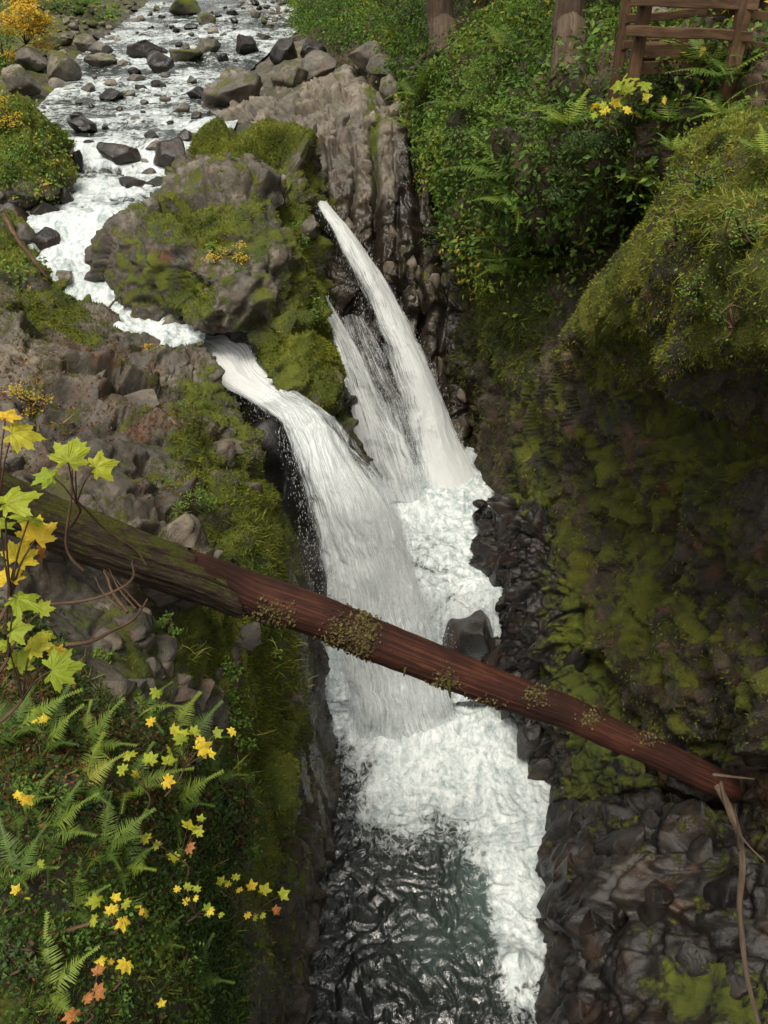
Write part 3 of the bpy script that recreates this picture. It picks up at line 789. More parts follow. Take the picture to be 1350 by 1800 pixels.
fall('waterfall', MF, 700, 150, 'broad white main waterfall pouring off the chute into the gorge', base=.93, amp=.07,
     midfn=lambda s, t: sstep(.35, .1, s) * .12 - sstep(.60, .80, s) * .10 - sstep(.88, 1, s) * .3 - .30 * np.exp(-(((s - .5) / .16) ** 2 + ((t - .12) / .14) ** 2)) - .2 * np.exp(-(((s - .8) / .14) ** 2 + ((t - .1) / .2) ** 2)), seed=1.0)
fall('waterfall', MF[5:], 420, 150, 'outer veil of spray in front of the main waterfall', mat='veil', off=.2, base=.60, seed=7.0, amp=.12, midfn=lambda s, t: -sstep(.8, 1, s) * .3)
FA = [
 [(528,296,22.6),(540,292,22.6),(552,296,22.7)],
 [(546,345,21.5),(558,341,21.5),(576,350,21.8)],
 [(578,410,21.0),(602,400,20.9),(632,420,21.3)],
 [(615,500,20.8),(652,485,20.6),(688,500,21.2)],
 [(640,580,20.8),(695,570,20.6),(735,590,21.2)],
 [(672,680,21),(735,665,20.7),(778,680,21.3)],
 [(700,780,21.2),(765,765,21.0),(818,775,21.6)],
 [(715,880,21.3),(795,860,21.2),(862,845,21.8)],
]
fall('waterfall', FA, 420, 90, 'tall right-hand waterfall curving down the back cliff', base=.80, seed=2.0, amp=.06, midfn=lambda s, t: -sstep(.5, .1, t) * sstep(.3, .5, s) * .30 + sstep(.8, 1, s) * .2)
FB = [
 [(548,480,20.8),(555,478,20.7),(562,482,20.8)],
 [(548,530,20.0),(562,526,19.8),(590,535,20.1)],
 [(572,620,19.7),(598,612,19.5),(640,620,19.9)],
 [(596,710,19.7),(628,702,19.6),(692,712,20.0)],
 [(612,800,20.0),(655,792,19.9),(748,800,20.3)],
 [(630,890,20.5),(690,880,20.5),(760,890,20.8)],
]
fall('waterfall', FB, 300, 70, 'thin middle waterfall between the mossy rock and the tall fall', base=.76, seed=4.0, amp=.05)

fall('waterfall', [[(590,560,21.2),(620,555,21.2),(650,560,21.3)],[(610,640,20.9),(650,630,20.8),(700,640,21.1)],[(630,730,20.9),(690,720,20.8),(740,730,21.2)],[(640,820,21.0),(710,810,20.9),(770,820,21.4)],[(650,890,21.1),(720,880,21.0),(800,890,21.5)]], 260, 90, 'thin broken veil of water over black rock between the side falls', mat='veil', base=.52, seed=9.0, amp=.15)

# mid pool where the two side falls land
def pool_sheet(name, x0, x1, y0, y1, z, nx, ny, fn, mat, label):
    X, Y = np.meshgrid(np.linspace(x0, x1, nx), np.linspace(y0, y1, ny))
    A = np.stack([X, Y, np.full_like(X, z)], -1)
    p = A.reshape(-1, 3)
    D, fo, te = fn(p, *pix(p)[:2])
    return water_sheet(name, A, D, fo, te, mat, label, p[:, :2].copy())
def midpool(p, u, v):
    n1 = fbm(p * 1.1, 4); n2 = 1 - np.abs(fbm(p * 2.4 + 4, 3)) * 2
    foam = 1.05 + .35 * n1 + blobs(u, v, [(810,830,80,60,.3)]) - blobs(u, v, [(750,990,50,40,.35)])
    d = .16 * n1 + .08 * n2 + .04 * fbm(p * 6, 3) + blobs(u, v, [(800,835,70,40,.5),(700,880,60,40,.4)]) - sstep(1030, 1075, v) * 2.2
    return d, np.clip(foam, 0, 1.2), np.clip(blobs(u, v, [(780,980,60,60,.7)]), 0, 1)
pool_sheet('plunge_pool', -1.3, 3.0, 12.6, 20, 3.05, 200, 300, midpool, M['pool'], 'churning white water in the upper plunge pool')
# lower pool
def lowpool(p, u, v):
    wp = np.stack([fbm(p * 1.1 + 70, 3), fbm(p * 1.1 + 90, 3), fbm(p + 5, 2) * 0], 1) * .6
    p = p + wp
    n1 = fbm(p * .8, 4); n2 = 1 - np.abs(fbm(p * 1.7 + 4, 4)) * 2; n3 = fbm(p * 3.5 + 9, 3)
    line = np.interp(u, [540, 600, 650, 700, 800, 850, 880, 900, 1000], [1330, 1360, 1430, 1480, 1500, 1560, 1700, 1760, 1760])
    f = sstep(130, -170, v - line + n1 * 70 + n2 * 40)
    f = f - sstep(930, 1010, u) * 0
    f = f + blobs(u, v, [(900,1700,30,40,.6)]) - blobs(u, v, [(800,1560,80,50,.25)])
    foam = .06 + 1.15 * f + .12 * n2
    turb = sstep(1480, 1280, v)
    d = n1 * (.10 + .16 * turb) + n2 * (.07 + .03 * f) + n3 * .05 + (1 - np.abs(fbm(p * 4.5, 3)) * 2) * .022 + blobs(u, v, [(760,1290,140,50,.7),(900,1700,30,30,.35)])
    te = blobs(u, v, [(860,1560,60,120,.75),(760,1660,60,60,.35),(800,1400,100,70,.5),(900,1480,40,60,.5)])
    return d, np.clip(foam, 0, 1.5), np.clip(te, 0, 1)
pool_sheet('river', -3.2, 6.5, 1.5, 15.5, 0.0, 330, 480, lowpool, M['pool'], 'dark swirling pool with foam at the foot of the falls')

# ------------------------------------------------------------------ lookup of surface points
ZB = np.full((560, 450), 1e9)
ZI = np.full((560, 450), -1, np.int64)
_names = list(SURF)
def _rast():
    for k, nme in enumerate(_names):
        S = SURF[nme]
        iu = ((S['u'] + 200) / 4).astype(int); iv = ((S['v'] + 200) / 4).astype(int)
        ok = (iu >= 0) & (iu < 450) & (iv >= 0) & (iv < 560) & (S['d'] > .5)
        idx = np.nonzero(ok)[0]
        idx = idx[np.argsort(-S['d'][idx])]
        a = np.full((560, 450), -1, np.int64)
        a[iv[idx], iu[idx]] = idx
        z = np.where(a >= 0, S['d'][a], 1e9)
        m = z < ZB
        ZB[m] = z[m]; ZI[m] = a[m] + k * 10_000_000
_rast()
def hit(u, v):
    """nearest surface point seen towards (u, v): position, normal"""
    iu, iv = int((u + 200) / 4), int((v + 200) / 4)
    for r in range(0, 12):
        best = None
        for dy in range(-r, r + 1):
            for dx in range(-r, r + 1):
                if max(abs(dx), abs(dy)) != r: continue
                y, x = iv + dy, iu + dx
                if 0 <= y < 560 and 0 <= x < 450 and ZI[y, x] >= 0:
                    if best is None or ZB[y, x] < best[0]: best = (ZB[y, x], ZI[y, x])
        if best:
            S = SURF[_names[int(best[1] // 10_000_000)]]
            i = int(best[1] % 10_000_000)
            return S['V'][i].astype(float), S['N'][i].astype(float)
    return P(u, v, 10), np.array([0, 0, 1.0])

def scatter(names, n, mask, nzmin=-1.0, seed=0, vis=None):
    """random points on surfaces, probability area*mask"""
    rg = np.random.default_rng(seed)
    Ps, Ns, Us, Vs, Ds = [], [], [], [], []
    W = []
    for nme in names:
        S = SURF[nme]
        f0 = S['F'][:, 0]
        w = S['area'] * mask(S['u'][f0], S['v'][f0]) * (S['N'][f0, 2] > nzmin)
        if vis is not None:
            iu = np.clip(((S['u'][f0] + 200) / 4).astype(int), 0, 449); iv = np.clip(((S['v'][f0] + 200) / 4).astype(int), 0, 559)
            w = w * (S['d'][f0] < ZB[iv, iu] + vis)
        W.append(w)
    tot = sum(w.sum() for w in W)
    for nme, w in zip(names, W):
        S = SURF[nme]
        k = int(round(n * w.sum() / max(tot, 1e-9)))
        if k <= 0: continue
        c = np.cumsum(w); i = np.searchsorted(c, rg.random(k) * c[-1])
        F = S['F'][np.minimum(i, len(w) - 1)]
        a, b = rg.random((2, k, 1))
        V = S['V']
        p = V[F[:, 0]] * (1 - a) * (1 - b) + V[F[:, 1]] * a * (1 - b) + V[F[:, 2]] * a * b + V[F[:, 3]] * (1 - a) * b
        Ps.append(p); Ns.append(S['N'][F[:, 0]]); Us.append(S['u'][F[:, 0]]); Vs.append(S['v'][F[:, 0]]); Ds.append(S['d'][F[:, 0]])
    return tuple(np.concatenate(x) for x in (Ps, Ns, Us, Vs, Ds))

def frames(nrm, rg, tilt=0.3, heading=None):
    """rotation matrices whose Z is the (jittered) normal; heading: preferred X direction"""
    n = nrm + rg.normal(0, tilt, nrm.shape)
    n /= np.linalg.norm(n, axis=1, keepdims=True) + 1e-9
    h = rg.normal(0, 1, nrm.shape) if heading is None else heading
    x = h - (h * n).sum(1, keepdims=True) * n
    x /= np.linalg.norm(x, axis=1, keepdims=True) + 1e-9
    y = np.cross(n, x)
    return np.stack([x, y, n], 1)           # rows are axes

def instances_mesh(name, TV, TF, pos, fr, sc, mat, rnd, smooth=False):
    TV = np.asarray(TV, float)
    if np.ndim(sc) == 1: sc = sc[:, None, None] * np.ones((1, 1, 3))
    V = np.einsum('nkj,nji->nki', TV[None] * sc, fr) + pos[:, None, :]
    k = len(TV)
    F = (np.asarray(TF)[None] + (np.arange(len(pos)) * k)[:, None, None]).reshape(-1, len(TF[0]))
    return mk_mesh(name, V.reshape(-1, 3), F, [mat], smooth, {'rnd': np.repeat(rnd, k)})

def leaf_material(name, stops, trans=0.35, rough=0.55, spec=0.3, obj_rand=False):
    m, n, l, b = nmat(name)
    f = attr(n, 'rnd')
    if obj_rand:
        oi = n.new('ShaderNodeObjectInfo'); f = oi.outputs['Random']
        tc = n.new('ShaderNodeTexCoord')
        f = mth(n, l, 'ADD', mth(n, l, 'MULTIPLY', f, 0.7), mth(n, l, 'MULTIPLY', noise(n, l, tc.outputs['Object'], 9, 4, .6), 0.4), clamp=True)
    ge = n.new('ShaderNodeNewGeometry')
    c = ramp(n, l, f, stops)
    fine = ramp(n, l, noise(n, l, ge.outputs['Position'], 25, 5, .7), [(.28, (.55, .45, .35)), (.42, (.9, .88, .85)), (.7, (1.2, 1.2, 1.2))])
    c = mix(n, l, 1.0, c, fine, 'MULTIPLY')
    l.new(c, b.inputs['Base Color'])
    b.inputs['Roughness'].default_value = rough
    b.inputs['Specular IOR Level'].default_value = spec
    tr = n.new('ShaderNodeBsdfTranslucent')
    l.new(mix(n, l, 1.0, c, (1.25, 1.15, 0.6), 'MULTIPLY'), tr.inputs['Color'])
    ms = n.new('ShaderNodeMixShader'); ms.inputs[0].default_value = trans
    l.new(b.outputs[0], ms.inputs[1]); l.new(tr.outputs[0], ms.inputs[2])
    l.new(ms.outputs[0], n['Material Output'].inputs[0])
    return m
M['green'] = leaf_material('green_foliage', [(0, (0.035, 0.07, 0.014)), (.45, (0.08, 0.165, 0.022)), (.8, (0.165, 0.265, 0.035)), (.95, (0.27, 0.28, 0.05)), (1, (0.45, 0.34, 0.04))])
M['dkgreen'] = leaf_material('dark_foliage', [(0, (0.015, 0.035, 0.01)), (.5, (0.035, 0.07, 0.015)), (.9, (0.07, 0.115, 0.022)), (1, (0.15, 0.15, 0.025))])
M['mossblade'] = leaf_material('moss_tufts', [(0, (0.045, 0.056, 0.006)), (.4, (0.11, 0.14, 0.009)), (.75, (0.225, 0.235, 0.016)), (1, (0.34, 0.27, 0.04))], trans=.25, rough=.8)
M['grass'] = leaf_material('grass_blades', [(0, (0.08, 0.13, 0.015)), (.5, (0.20, 0.25, 0.035)), (.85, (0.28, 0.28, 0.06)), (1, (0.33, 0.27, 0.10))], trans=.35)
M['fern'] = leaf_material('fern_green', [(0, (0.055, 0.10, 0.018)), (.5, (0.10, 0.17, 0.028)), (.85, (0.20, 0.27, 0.04)), (1, (0.34, 0.27, 0.06))], obj_rand=True)
M['maple_green'] = leaf_material('lime_green_maple_leaf', [(0, (0.22, 0.32, 0.03)), (.6, (0.36, 0.41, 0.04)), (1, (0.52, 0.46, 0.04))], obj_rand=True, trans=.45)
M['maple_yellow'] = leaf_material('yellow_maple_leaf', [(0, (0.66, 0.56, 0.05)), (.6, (0.72, 0.56, 0.05)), (1, (0.72, 0.46, 0.05))], obj_rand=True, trans=.45)
M['maple_brown'] = leaf_material('withered_brown_leaf', [(0, (0.22, 0.09, 0.03)), (.6, (0.34, 0.14, 0.04)), (1, (0.42, 0.22, 0.07))], obj_rand=True, trans=.2)
M['litter'] = leaf_material('red_needle_litter', [(0, (0.07, 0.028, 0.014)), (.6, (0.14, 0.05, 0.022)), (1, (0.22, 0.11, 0.045))], trans=.05, rough=.9)
M['autumn'] = leaf_material('autumn_gold_foliage', [(0, (0.28, 0.25, 0.03)), (.5, (0.52, 0.40, 0.04)), (1, (0.62, 0.36, 0.04))], trans=.4)

M['bark_bits'] = leaf_material('bark_and_moss_scraps', [(0, (.03, .018, .01)), (.5, (.07, .05, .02)), (1, (.12, .11, .03))], trans=.05, rough=.9)
def wood_material(name, a, b_, c, scale=(40, 40, 2.5), rough=.7, bumpd=.01, strength=.6, moss=False, use_uv=True):
    m, n, l, b = nmat(name)
    if use_uv:
        uv = n.new('ShaderNodeUVMap'); uv.uv_map = 'flow'; vec = uv.outputs[0]
    else:
        tc = n.new('ShaderNodeTexCoord'); vec = tc.outputs['Object']
    mp = n.new('ShaderNodeMapping'); mp.inputs['Scale'].default_value = scale; l.new(vec, mp.inputs[0])
    g = noise(n, l, mp.outputs[0], 1, 7, .65, .6)
    ge = n.new('ShaderNodeNewGeometry')
    big = noise(n, l, ge.outputs['Position'], 1.6, 5, .6)
    col = ramp(n, l, mth(n, l, 'ADD', mth(n, l, 'MULTIPLY', g, .6), mth(n, l, 'MULTIPLY', big, .4)), [(.33, a), (.5, b_), (.66, c)])
    rg = mth(n, l, 'MULTIPLY_ADD', g, .3, rough - .15)
    if moss:
        sep = n.new('ShaderNodeSeparateXYZ'); l.new(ge.outputs['Normal'], sep.inputs[0])
        mn = noise(n, l, ge.outputs['Position'], 3.5, 8, .72)
        mm = mth(n, l, 'ADD', mth(n, l, 'MULTIPLY', sep.outputs[2], .28), mn)
        mf = ramp(n, l, mm, [(.60, 0), (.72, 1)])
        fine = noise(n, l, ge.outputs['Position'], 60, 4, .7)
        col = mix(n, l, mf, col, ramp(n, l, fine, [(.3, (.02, .028, .004)), (.55, (.065, .07, .008)), (.75, (.13, .125, .015))]))
    l.new(col, b.inputs['Base Color']); l.new(rg, b.inputs['Roughness']); b.inputs['Specular IOR Level'].default_value = .25
    bump(n, l, g, strength, bumpd, b)
    return m
M['log_wood'] = wood_material('red_brown_bare_wood', (.011, .006, .004), (.036, .0125, .008), (.12, .038, .019), scale=(34, .8, 1), rough=.66, bumpd=.025, strength=1)
M['bark'] = wood_material('dark_mossy_bark', (.014, .010, .007), (.038, .026, .016), (.085, .06, .038), scale=(26, 4, 1), rough=.9, bumpd=.05, strength=1, moss=True)
M['trunk'] = wood_material('grey_brown_tree_bark', (.03, .02, .013), (.085, .06, .04), (.15, .115, .08), scale=(16, 1.4, 1), rough=.9, bumpd=.05, strength=1)
M['timber'] = wood_material('weathered_fence_timber', (.03, .017, .009), (.085, .048, .025), (.15, .09, .048), scale=(30, 2.5, 1), rough=.8, bumpd=.01)
M['twig'] = wood_material('bare_twig', (.025, .014, .009), (.075, .042, .024), (.16, .095, .06), scale=(30, 5, 1), rough=.8)

# ------------------------------------------------------------------ shape helpers
def tube(pts, radii, seg=10, sub=8, wob=0.0, rough=0.0, seed=0, caps=True):
    """tapered tube along a smoothed path with wobble; returns V, F, UV"""
    pts = np.array(pts, float); radii = np.array(radii, float)
    n = (len(pts) - 1) * sub + 1
    A = catmull(pts, n) if len(pts) > 2 else np.linspace(pts[0], pts[-1], n)
    r = np.interp(np.linspace(0, 1, n), np.linspace(0, 1, len(radii)), radii)
    T = np.gradient(A, axis=0); T /= np.linalg.norm(T, axis=1, keepdims=True) + 1e-9
    up = np.array([0, 0, 1.0]) if abs(T[:, 2]).mean() < .8 else np.array([1.0, 0, 0])
    X = np.cross(T, up); X /= np.linalg.norm(X, axis=1, keepdims=True) + 1e-9
    Y = np.cross(T, X)
    s = np.concatenate([[0], np.cumsum(np.linalg.norm(np.diff(A, axis=0), axis=1))])
    if wob:
        A = A + wob * np.stack([fbm(np.stack([s * 1.3, s * 0 + seed, s * 0 + k * 9.0], 1), 3) for k in range(3)], 1)
    th = np.linspace(0, 2 * np.pi, seg + 1)
    V = A[:, None] + r[:, None, None] * (np.cos(th)[None, :, None] * X[:, None] + np.sin(th)[None, :, None] * Y[:, None])
    UV = np.stack([np.broadcast_to(th / (2 * np.pi) * 2 * np.pi * r.mean() * 1.0, (n, seg + 1)), np.broadcast_to(s[:, None], (n, seg + 1))], -1)
    if rough:
        q = V.reshape(-1, 3)
        cc = np.stack([np.broadcast_to(np.cos(th), (n, seg + 1)) * 3, np.broadcast_to(np.sin(th), (n, seg + 1)) * 3, np.broadcast_to(s[:, None] * 1.2, (n, seg + 1))], -1).reshape(-1, 3)
        dd = (fbm(cc + seed, 4) * rough + (fbm(cc * np.array([4, 4, .6]) + seed, 3)) * rough * .5).reshape(n, seg + 1, 1)
        dd = dd + (1 - np.abs(fbm(cc * np.array([7, 7, 1.3]) + seed, 3)) * 2).reshape(n, seg + 1, 1) * rough * .3
        V = V + dd * (V - A[:, None]) / (r[:, None, None] + 1e-9)
    F = grid_faces(n, seg + 1)
    V = V.reshape(-1, 3)
    if caps:
        k = len(V)
        V = np.concatenate([V, A[:1], A[-1:]])
        UV = np.concatenate([UV.reshape(-1, 2), [[0, 0]], [[0, s[-1]]]])
        a = np.arange(seg)
        F = np.concatenate([F, np.stack([a + 1, a, np.full(seg, k), np.full(seg, k)], 1), np.stack([(n - 1) * (seg + 1) + a, (n - 1) * (seg + 1) + a + 1, np.full(seg, k + 1), np.full(seg, k + 1)], 1)])
    else:
        UV = UV.reshape(-1, 2)
    return V, F, UV

def clean_quads(me):
    me.validate(clean_customdata=False)
    return me

def join(parts):
    V, F, U = [], [], []
    k = 0
    for v, f, u in parts:
        V.append(v); F.append(f + k); U.append(u); k += len(v)
    return np.concatenate(V), np.concatenate(F), np.concatenate(U)

def tube_obj(name, parts, mat, parent=None, smooth=True):
    V, F, U = join(parts)
    # degenerate quads of the caps become triangles
    tri = F[:, 2] == F[:, 3]
    base = bpy.data.meshes.new(name)
    me = mk_mesh(name, V, F[~tri], [mat], smooth, None, U)
    if tri.any():
        t = F[tri][:, :3]
        Q = np.concatenate([F[~tri][:, [0, 1, 2]], F[~tri][:, [0, 2, 3]], t])
        bpy.data.meshes.remove(me)
        me = mk_mesh(name, V, Q, [mat], smooth, None, U)
    bpy.data.meshes.remove(base)
    return link(name, me, parent)

_bmv = {}
def icosphere(level):
    if level not in _bmv:
        import bmesh
        bm = bmesh.new(); bmesh.ops.create_icosphere(bm, subdivisions=level, radius=1)
        _bmv[level] = (np.array([v.co[:] for v in bm.verts]), np.array([[v.index for v in f.verts] for f in bm.faces]))
        bm.free()
    return _bmv[level]

def boulder_mesh(name, seed, level=4, moss=.3, wet=.1, mat='boulder', cuts=14, block=False):
    rg = np.random.default_rng(seed)
    V, F = icosphere(level)
    V = V.copy()
    if block:
        V = np.sign(V) * np.abs(V) ** .45 * np.array([1, 1, 1])
    V *= 1.25
    for k in range(cuts):
        n = rg.normal(0, 1, 3); n /= np.linalg.norm(n)
        d = rg.uniform(.62, .95)
        o = V @ n - d
        V = V - np.maximum(o, 0)[:, None] * n * rg.uniform(.88, 1.0)
    N = V / np.linalg.norm(V, axis=1, keepdims=True)
    V = V + N * (fbm(V * 1.6 + seed, 4) * .14 + fbm(V * 6 + seed, 3) * .03)[:, None]
    V /= np.abs(V).max(0)
    rgh = np.clip(np.full(len(V), moss), 0, 1)
    return mk_mesh(name, V, F, [M[mat]], True, {'moss': rgh, 'wet': np.full(len(V), wet), 'cell': np.full(len(V), rg.random()), 'rust': np.full(len(V), rg.random() * .15)})

# ------------------------------------------------------------------ boulders in and beside the stream
BM = {}
for kind, moss_, wet_, mt in (('bare', -.15, .1, 'boulder'), ('mossy', .62, .1, 'boulder'), ('part', .32, .15, 'boulder'), ('wet', .02, .95, 'rock_dark'), ('pale', -.1, .0, 'rock_pale')):
    BM[kind] = [boulder_mesh('boulder', 100 + i + 17 * len(BM), 4, moss_, wet_, mt) for i in range(4)]
SMALL = {k: [boulder_mesh('boulder', 300 + i + 13 * j, 3, {'bare': -.15, 'mossy': .6, 'part': .3, 'wet': 0, 'pale': -.1}[k], {'wet': .95}.get(k, .1), {'wet': 'rock_dark', 'pale': 'rock_pale'}.get(k, 'boulder')) for i in range(4)] for j, k in enumerate(BM)}

def ground_pt(u, v):
    z = 10.0
    for _ in range(25):
        p = Pz(u, v, z)
        if p[1] > 140 or p[1] < 0: break
        g = float(ground_up(p[0], p[1]))
        xl, xr = np.interp(p[1], YE, XL), np.interp(p[1], YE, XR)
        if xl < p[0] < xr: g = float(zw(p[1]))
        z = .5 * z + .5 * g
    return Pz(u, v, z)

def boulder(u, vb, w, h, kind, label, group='boulders in and beside the stream', depth=None, name='boulder', mesh=None, rg=random):
    if depth is None:
        b = ground_pt(u, vb)
    else:
        b = P(u, vb, depth)
    d = pix(b)[2]
    sx = w / FPX * d / 2; sz = max(h / FPX * d / 2 * 1.15, sx * .35)
    me = mesh or rg.choice((BM if w > 26 else SMALL)[kind])
    o = link(name, me, None, (b[0], b[1] + sx * .55, b[2] + sz * .62), (rg.uniform(-.2, .2), rg.uniform(-.2, .2), rg.uniform(0, 6.28)), (sx, sx * rg.uniform(.85, 1.1), sz))
    return tag(o, label, 'boulder', group)

KEY = [
 (412,192,128,66,'part','largest boulder on the right bank, olive moss on its crown, beside the stream'),
 (322,28,58,32,'mossy','moss capped boulder in midstream near the top of the view'),
 (358,44,42,24,'mossy','rounded mossy boulder just below the moss capped midstream one'),
 (332,54,30,12,'wet','low dark stone in the riffle left of the rounded mossy boulder'),
 (78,86,56,30,'mossy','mossy boulder on the far left bank under the golden bush'),
 (112,150,56,52,'part','tall rounded boulder with moss on top on the left bank beside the water'),
 (32,168,72,50,'part','broad grey boulder with mossy shoulders at the left edge of the view'),
 (52,122,60,38,'bare','dark boulder half hidden at the left edge below the golden bush'),
 (150,92,52,36,'part','round stone with moss on its top in the left boulder bar'),
 (102,158,36,20,'bare','squat grey stone in front of the tall rounded boulder'),
 (240,144,34,14,'bare','flat grey stone alone in the quiet water'),
 (250,104,64,30,'wet','wet black rock in the upper rapids with water breaking round it'),
 (282,132,58,40,'wet','pointed dark rock in midstream below the upper rapids'),
 (318,110,70,22,'mossy','long low mossy rock right of the pointed midstream rock'),
 (365,96,46,30,'part','brownish mossy rock in the riffle above the largest boulder'),
 (432,96,54,32,'wet','black wet rock at the right edge of the upper stream'),
 (462,80,38,20,'wet','smaller black rock touching the right bank of the upper stream'),
 (196,178,46,20,'wet','flat dark rock left of centre in the stream below the bar'),
 (120,172,42,16,'mossy','low green stone at the left water line'),
 (143,236,52,28,'wet','dark wedge shaped rock above the small cascade'),
 (300,300,76,54,'wet','rounded wet rock in the small cascade with water sliding over it'),
 (205,298,74,48,'wet','broad ribbed wet rock in the middle of the small cascade'),
 (137,306,34,44,'wet','upright dark rock at the left end of the small cascade'),
 (235,336,64,18,'wet','long low rock in the pool under the small cascade'),
 (282,333,56,14,'wet','flat black rock nearest the big central rock in the pool'),
 (316,199,32,16,'bare','rounded grey stone in the shallows left of the largest boulder'),
 (370,190,36,16,'pale','pale cobble on the right bank left of the largest boulder'),
 (408,196,24,10,'pale','small pale cobble at the foot of the largest boulder'),
 (346,176,46,22,'wet','dark rock tucked against the left side of the largest boulder'),
 (290,137,26,10,'bare','small grey stone at the foot of the pointed midstream rock'),
 (175,118,60,26,'part','broad stone on the edge of the left boulder bar'),
 (178,100,46,24,'bare','angular grey stone in the middle of the left boulder bar'),
 (338,148,22,14,'part','small mossy stone in the channel above the largest boulder'),
 (408,28,26,10,'wet','small black stone in the top riffle'),
]
for (u, vb, w, h, kind, lab) in KEY:
    boulder(u, vb, w, h, kind, lab, depth=27.6 if u == 412 else None, mesh=BM['part'][1] if u == 412 else None)
rb = random.Random(5)
# cobbles of the bar and banks: placed where the photo shows them, nearest first
side = [('left boulder bar above the cascade', 190, 75, 95, 34), ('right bank near the top of the stream', 455, 35, 55, 22)]
cnt = 0
placed = []
def try_small(u, v, w, where):
    for (a, b, c) in placed:
        if (a - u) ** 2 + (2 * (b - v)) ** 2 < (.42 * (c + w)) ** 2: return False
    placed.append((u, v, w))
    kind = rb.choice(['bare', 'bare', 'part', 'mossy', 'wet', 'pale'] if where != 's' else ['wet', 'wet', 'bare', 'part'])
    boulder(u, v, w, w * rb.uniform(.4, .62), kind,
            {'bare': 'bare grey', 'part': 'patchily mossed', 'mossy': 'moss covered', 'wet': 'wet black', 'pale': 'pale dry'}[kind] +
            {'l': ' cobble on the stony bar at the left of the upper stream', 'r': ' cobble on the right bank at the top of the stream',
             's': ' stone breaking the surface of the riffles in the upper stream'}[where],
            {'bare': 'bare grey', 'part': 'patchily mossed', 'mossy': 'mossy', 'wet': 'wet black', 'pale': 'pale'}[kind] + {'l': ' cobbles of the left stony bar', 'r': ' cobbles of the top right bank', 's': ' stones in the upper riffles'}[where], rg=rb)
    return True
for (u, vb, w, h, *_r) in KEY: placed.append((u, vb, w))
for k in range(900):
    if cnt > 105: break
    u, v = rb.uniform(60, 300), rb.uniform(2, 120)
    edge = np.interp(v, [0, 50, 100, 120], [310, 235, 195, 165])
    if u > edge: continue
    w = rb.uniform(9, 26) * (0.55 + v / 130)
    cnt += try_small(u, v, w, 'l')
cnt = 0
for k in range(500):
    if cnt > 30: break
    u, v = rb.uniform(410, 505), rb.uniform(2, 50)
    if u < np.interp(v, [0, 50], [405, 470]): continue
    cnt += try_small(u, v, rb.uniform(9, 20), 'r')
cnt = 0
for k in range(600):
    if cnt > 70: break
    v = rb.uniform(5, 340) ** 1
    lo, hi = np.interp(v, [0, 50, 100, 150, 200, 250, 300, 340], [300, 235, 175, 145, 110, 115, 95, 70]), np.interp(v, [0, 50, 100, 150, 200, 250, 300, 340], [510, 490, 430, 350, 370, 350, 325, 300])
    if rb.random() > (1.0 if v < 120 else .35): continue
    cnt += try_small(rb.uniform(lo, hi), v, rb.uniform(8, 26) * (0.6 + v / 260), 's')
for (u, v, w, lab) in [(20,400,60,'stone under the moss mound at the very left edge'),(75,395,55,'stone at the right foot of the moss mound'),(110,360,40,'dark stone in the water right of the moss mound'),(30,440,70,'broad stone partly under the black branch'),
    (80,440,50,'stone at the water edge right of the black branch'),(110,510,50,'stone at the foot of the hump beside the white rapids'),(20,470,60,'stone on the mossy hump at the left edge'),(60,350,60,'stone tucked under the moss mound'),
    (100,548,44,'small stone between the hump and the lip of the ledge'),(128,556,30,'smallest stone at the lip of the ledge beside the rapids')]:
    boulder(u, v, w, w * .7, rb.choice(['part', 'wet', 'wet']), lab, 'stones along the left bank', rg=rb)
boulder(92, 562, 56, 56, 'mossy', 'dark mossy rock at the lip of the ledge beside the lower rapids', depth=17.0, mesh=BM['mossy'][0])
boulder(200, 478, 44, 66, 'mossy', 'green rock wedged between the rapids and the big central rock', depth=18.3, mesh=BM['mossy'][3])
for (u, v, w, h, k_, dd, lab) in [
  (505,165,80,60,'part',29,'mossy dark boulder at the upstream end of the rock shelf'), (560,150,80,60,'bare',29.5,'dark brown rock at the foot of the wooded bank'),
  (610,165,70,50,'part',28.5,'rock with a mossy left side on the shelf above the cliff'), (545,110,60,40,'wet',33,'black rock under the overhanging branches by the stream'),
  (690,190,56,56,'part',25.2,'pale lichen covered rock perched at the top of the cliff'), (680,140,76,44,'part',26.5,'rounded rock above the pale lichen covered one'),
  (640,120,60,46,'bare',28,'dark stone under the fir branches'), (500,120,60,50,'wet',33,'wet dark rock where the stream passes the wooded bank')]:
    boulder(u, v, w, h, k_, lab, 'rocks on the shelf above the cliff', depth=dd)
# dark wet rock at the foot of the falls
b_ = boulder(835, 1215, 120, 190, 'wet', 'brown wet rock in the gap between the main fall and the rock columns', 'rocks at the foot of the falls', depth=18.9)
boulder(700, 860, 110, 170, 'wet', 'black rock showing between the two side falls', 'rocks at the foot of the falls', depth=22.6)
boulder(470, 900, 120, 190, 'wet', 'black rock under the chute left of the main fall', 'rocks at the foot of the falls', depth=16.9)
boulder(930, 1330, 60, 110, 'wet', 'sleek grey rock at the water line of the lower pool', 'rocks at the foot of the falls', depth=17.6)

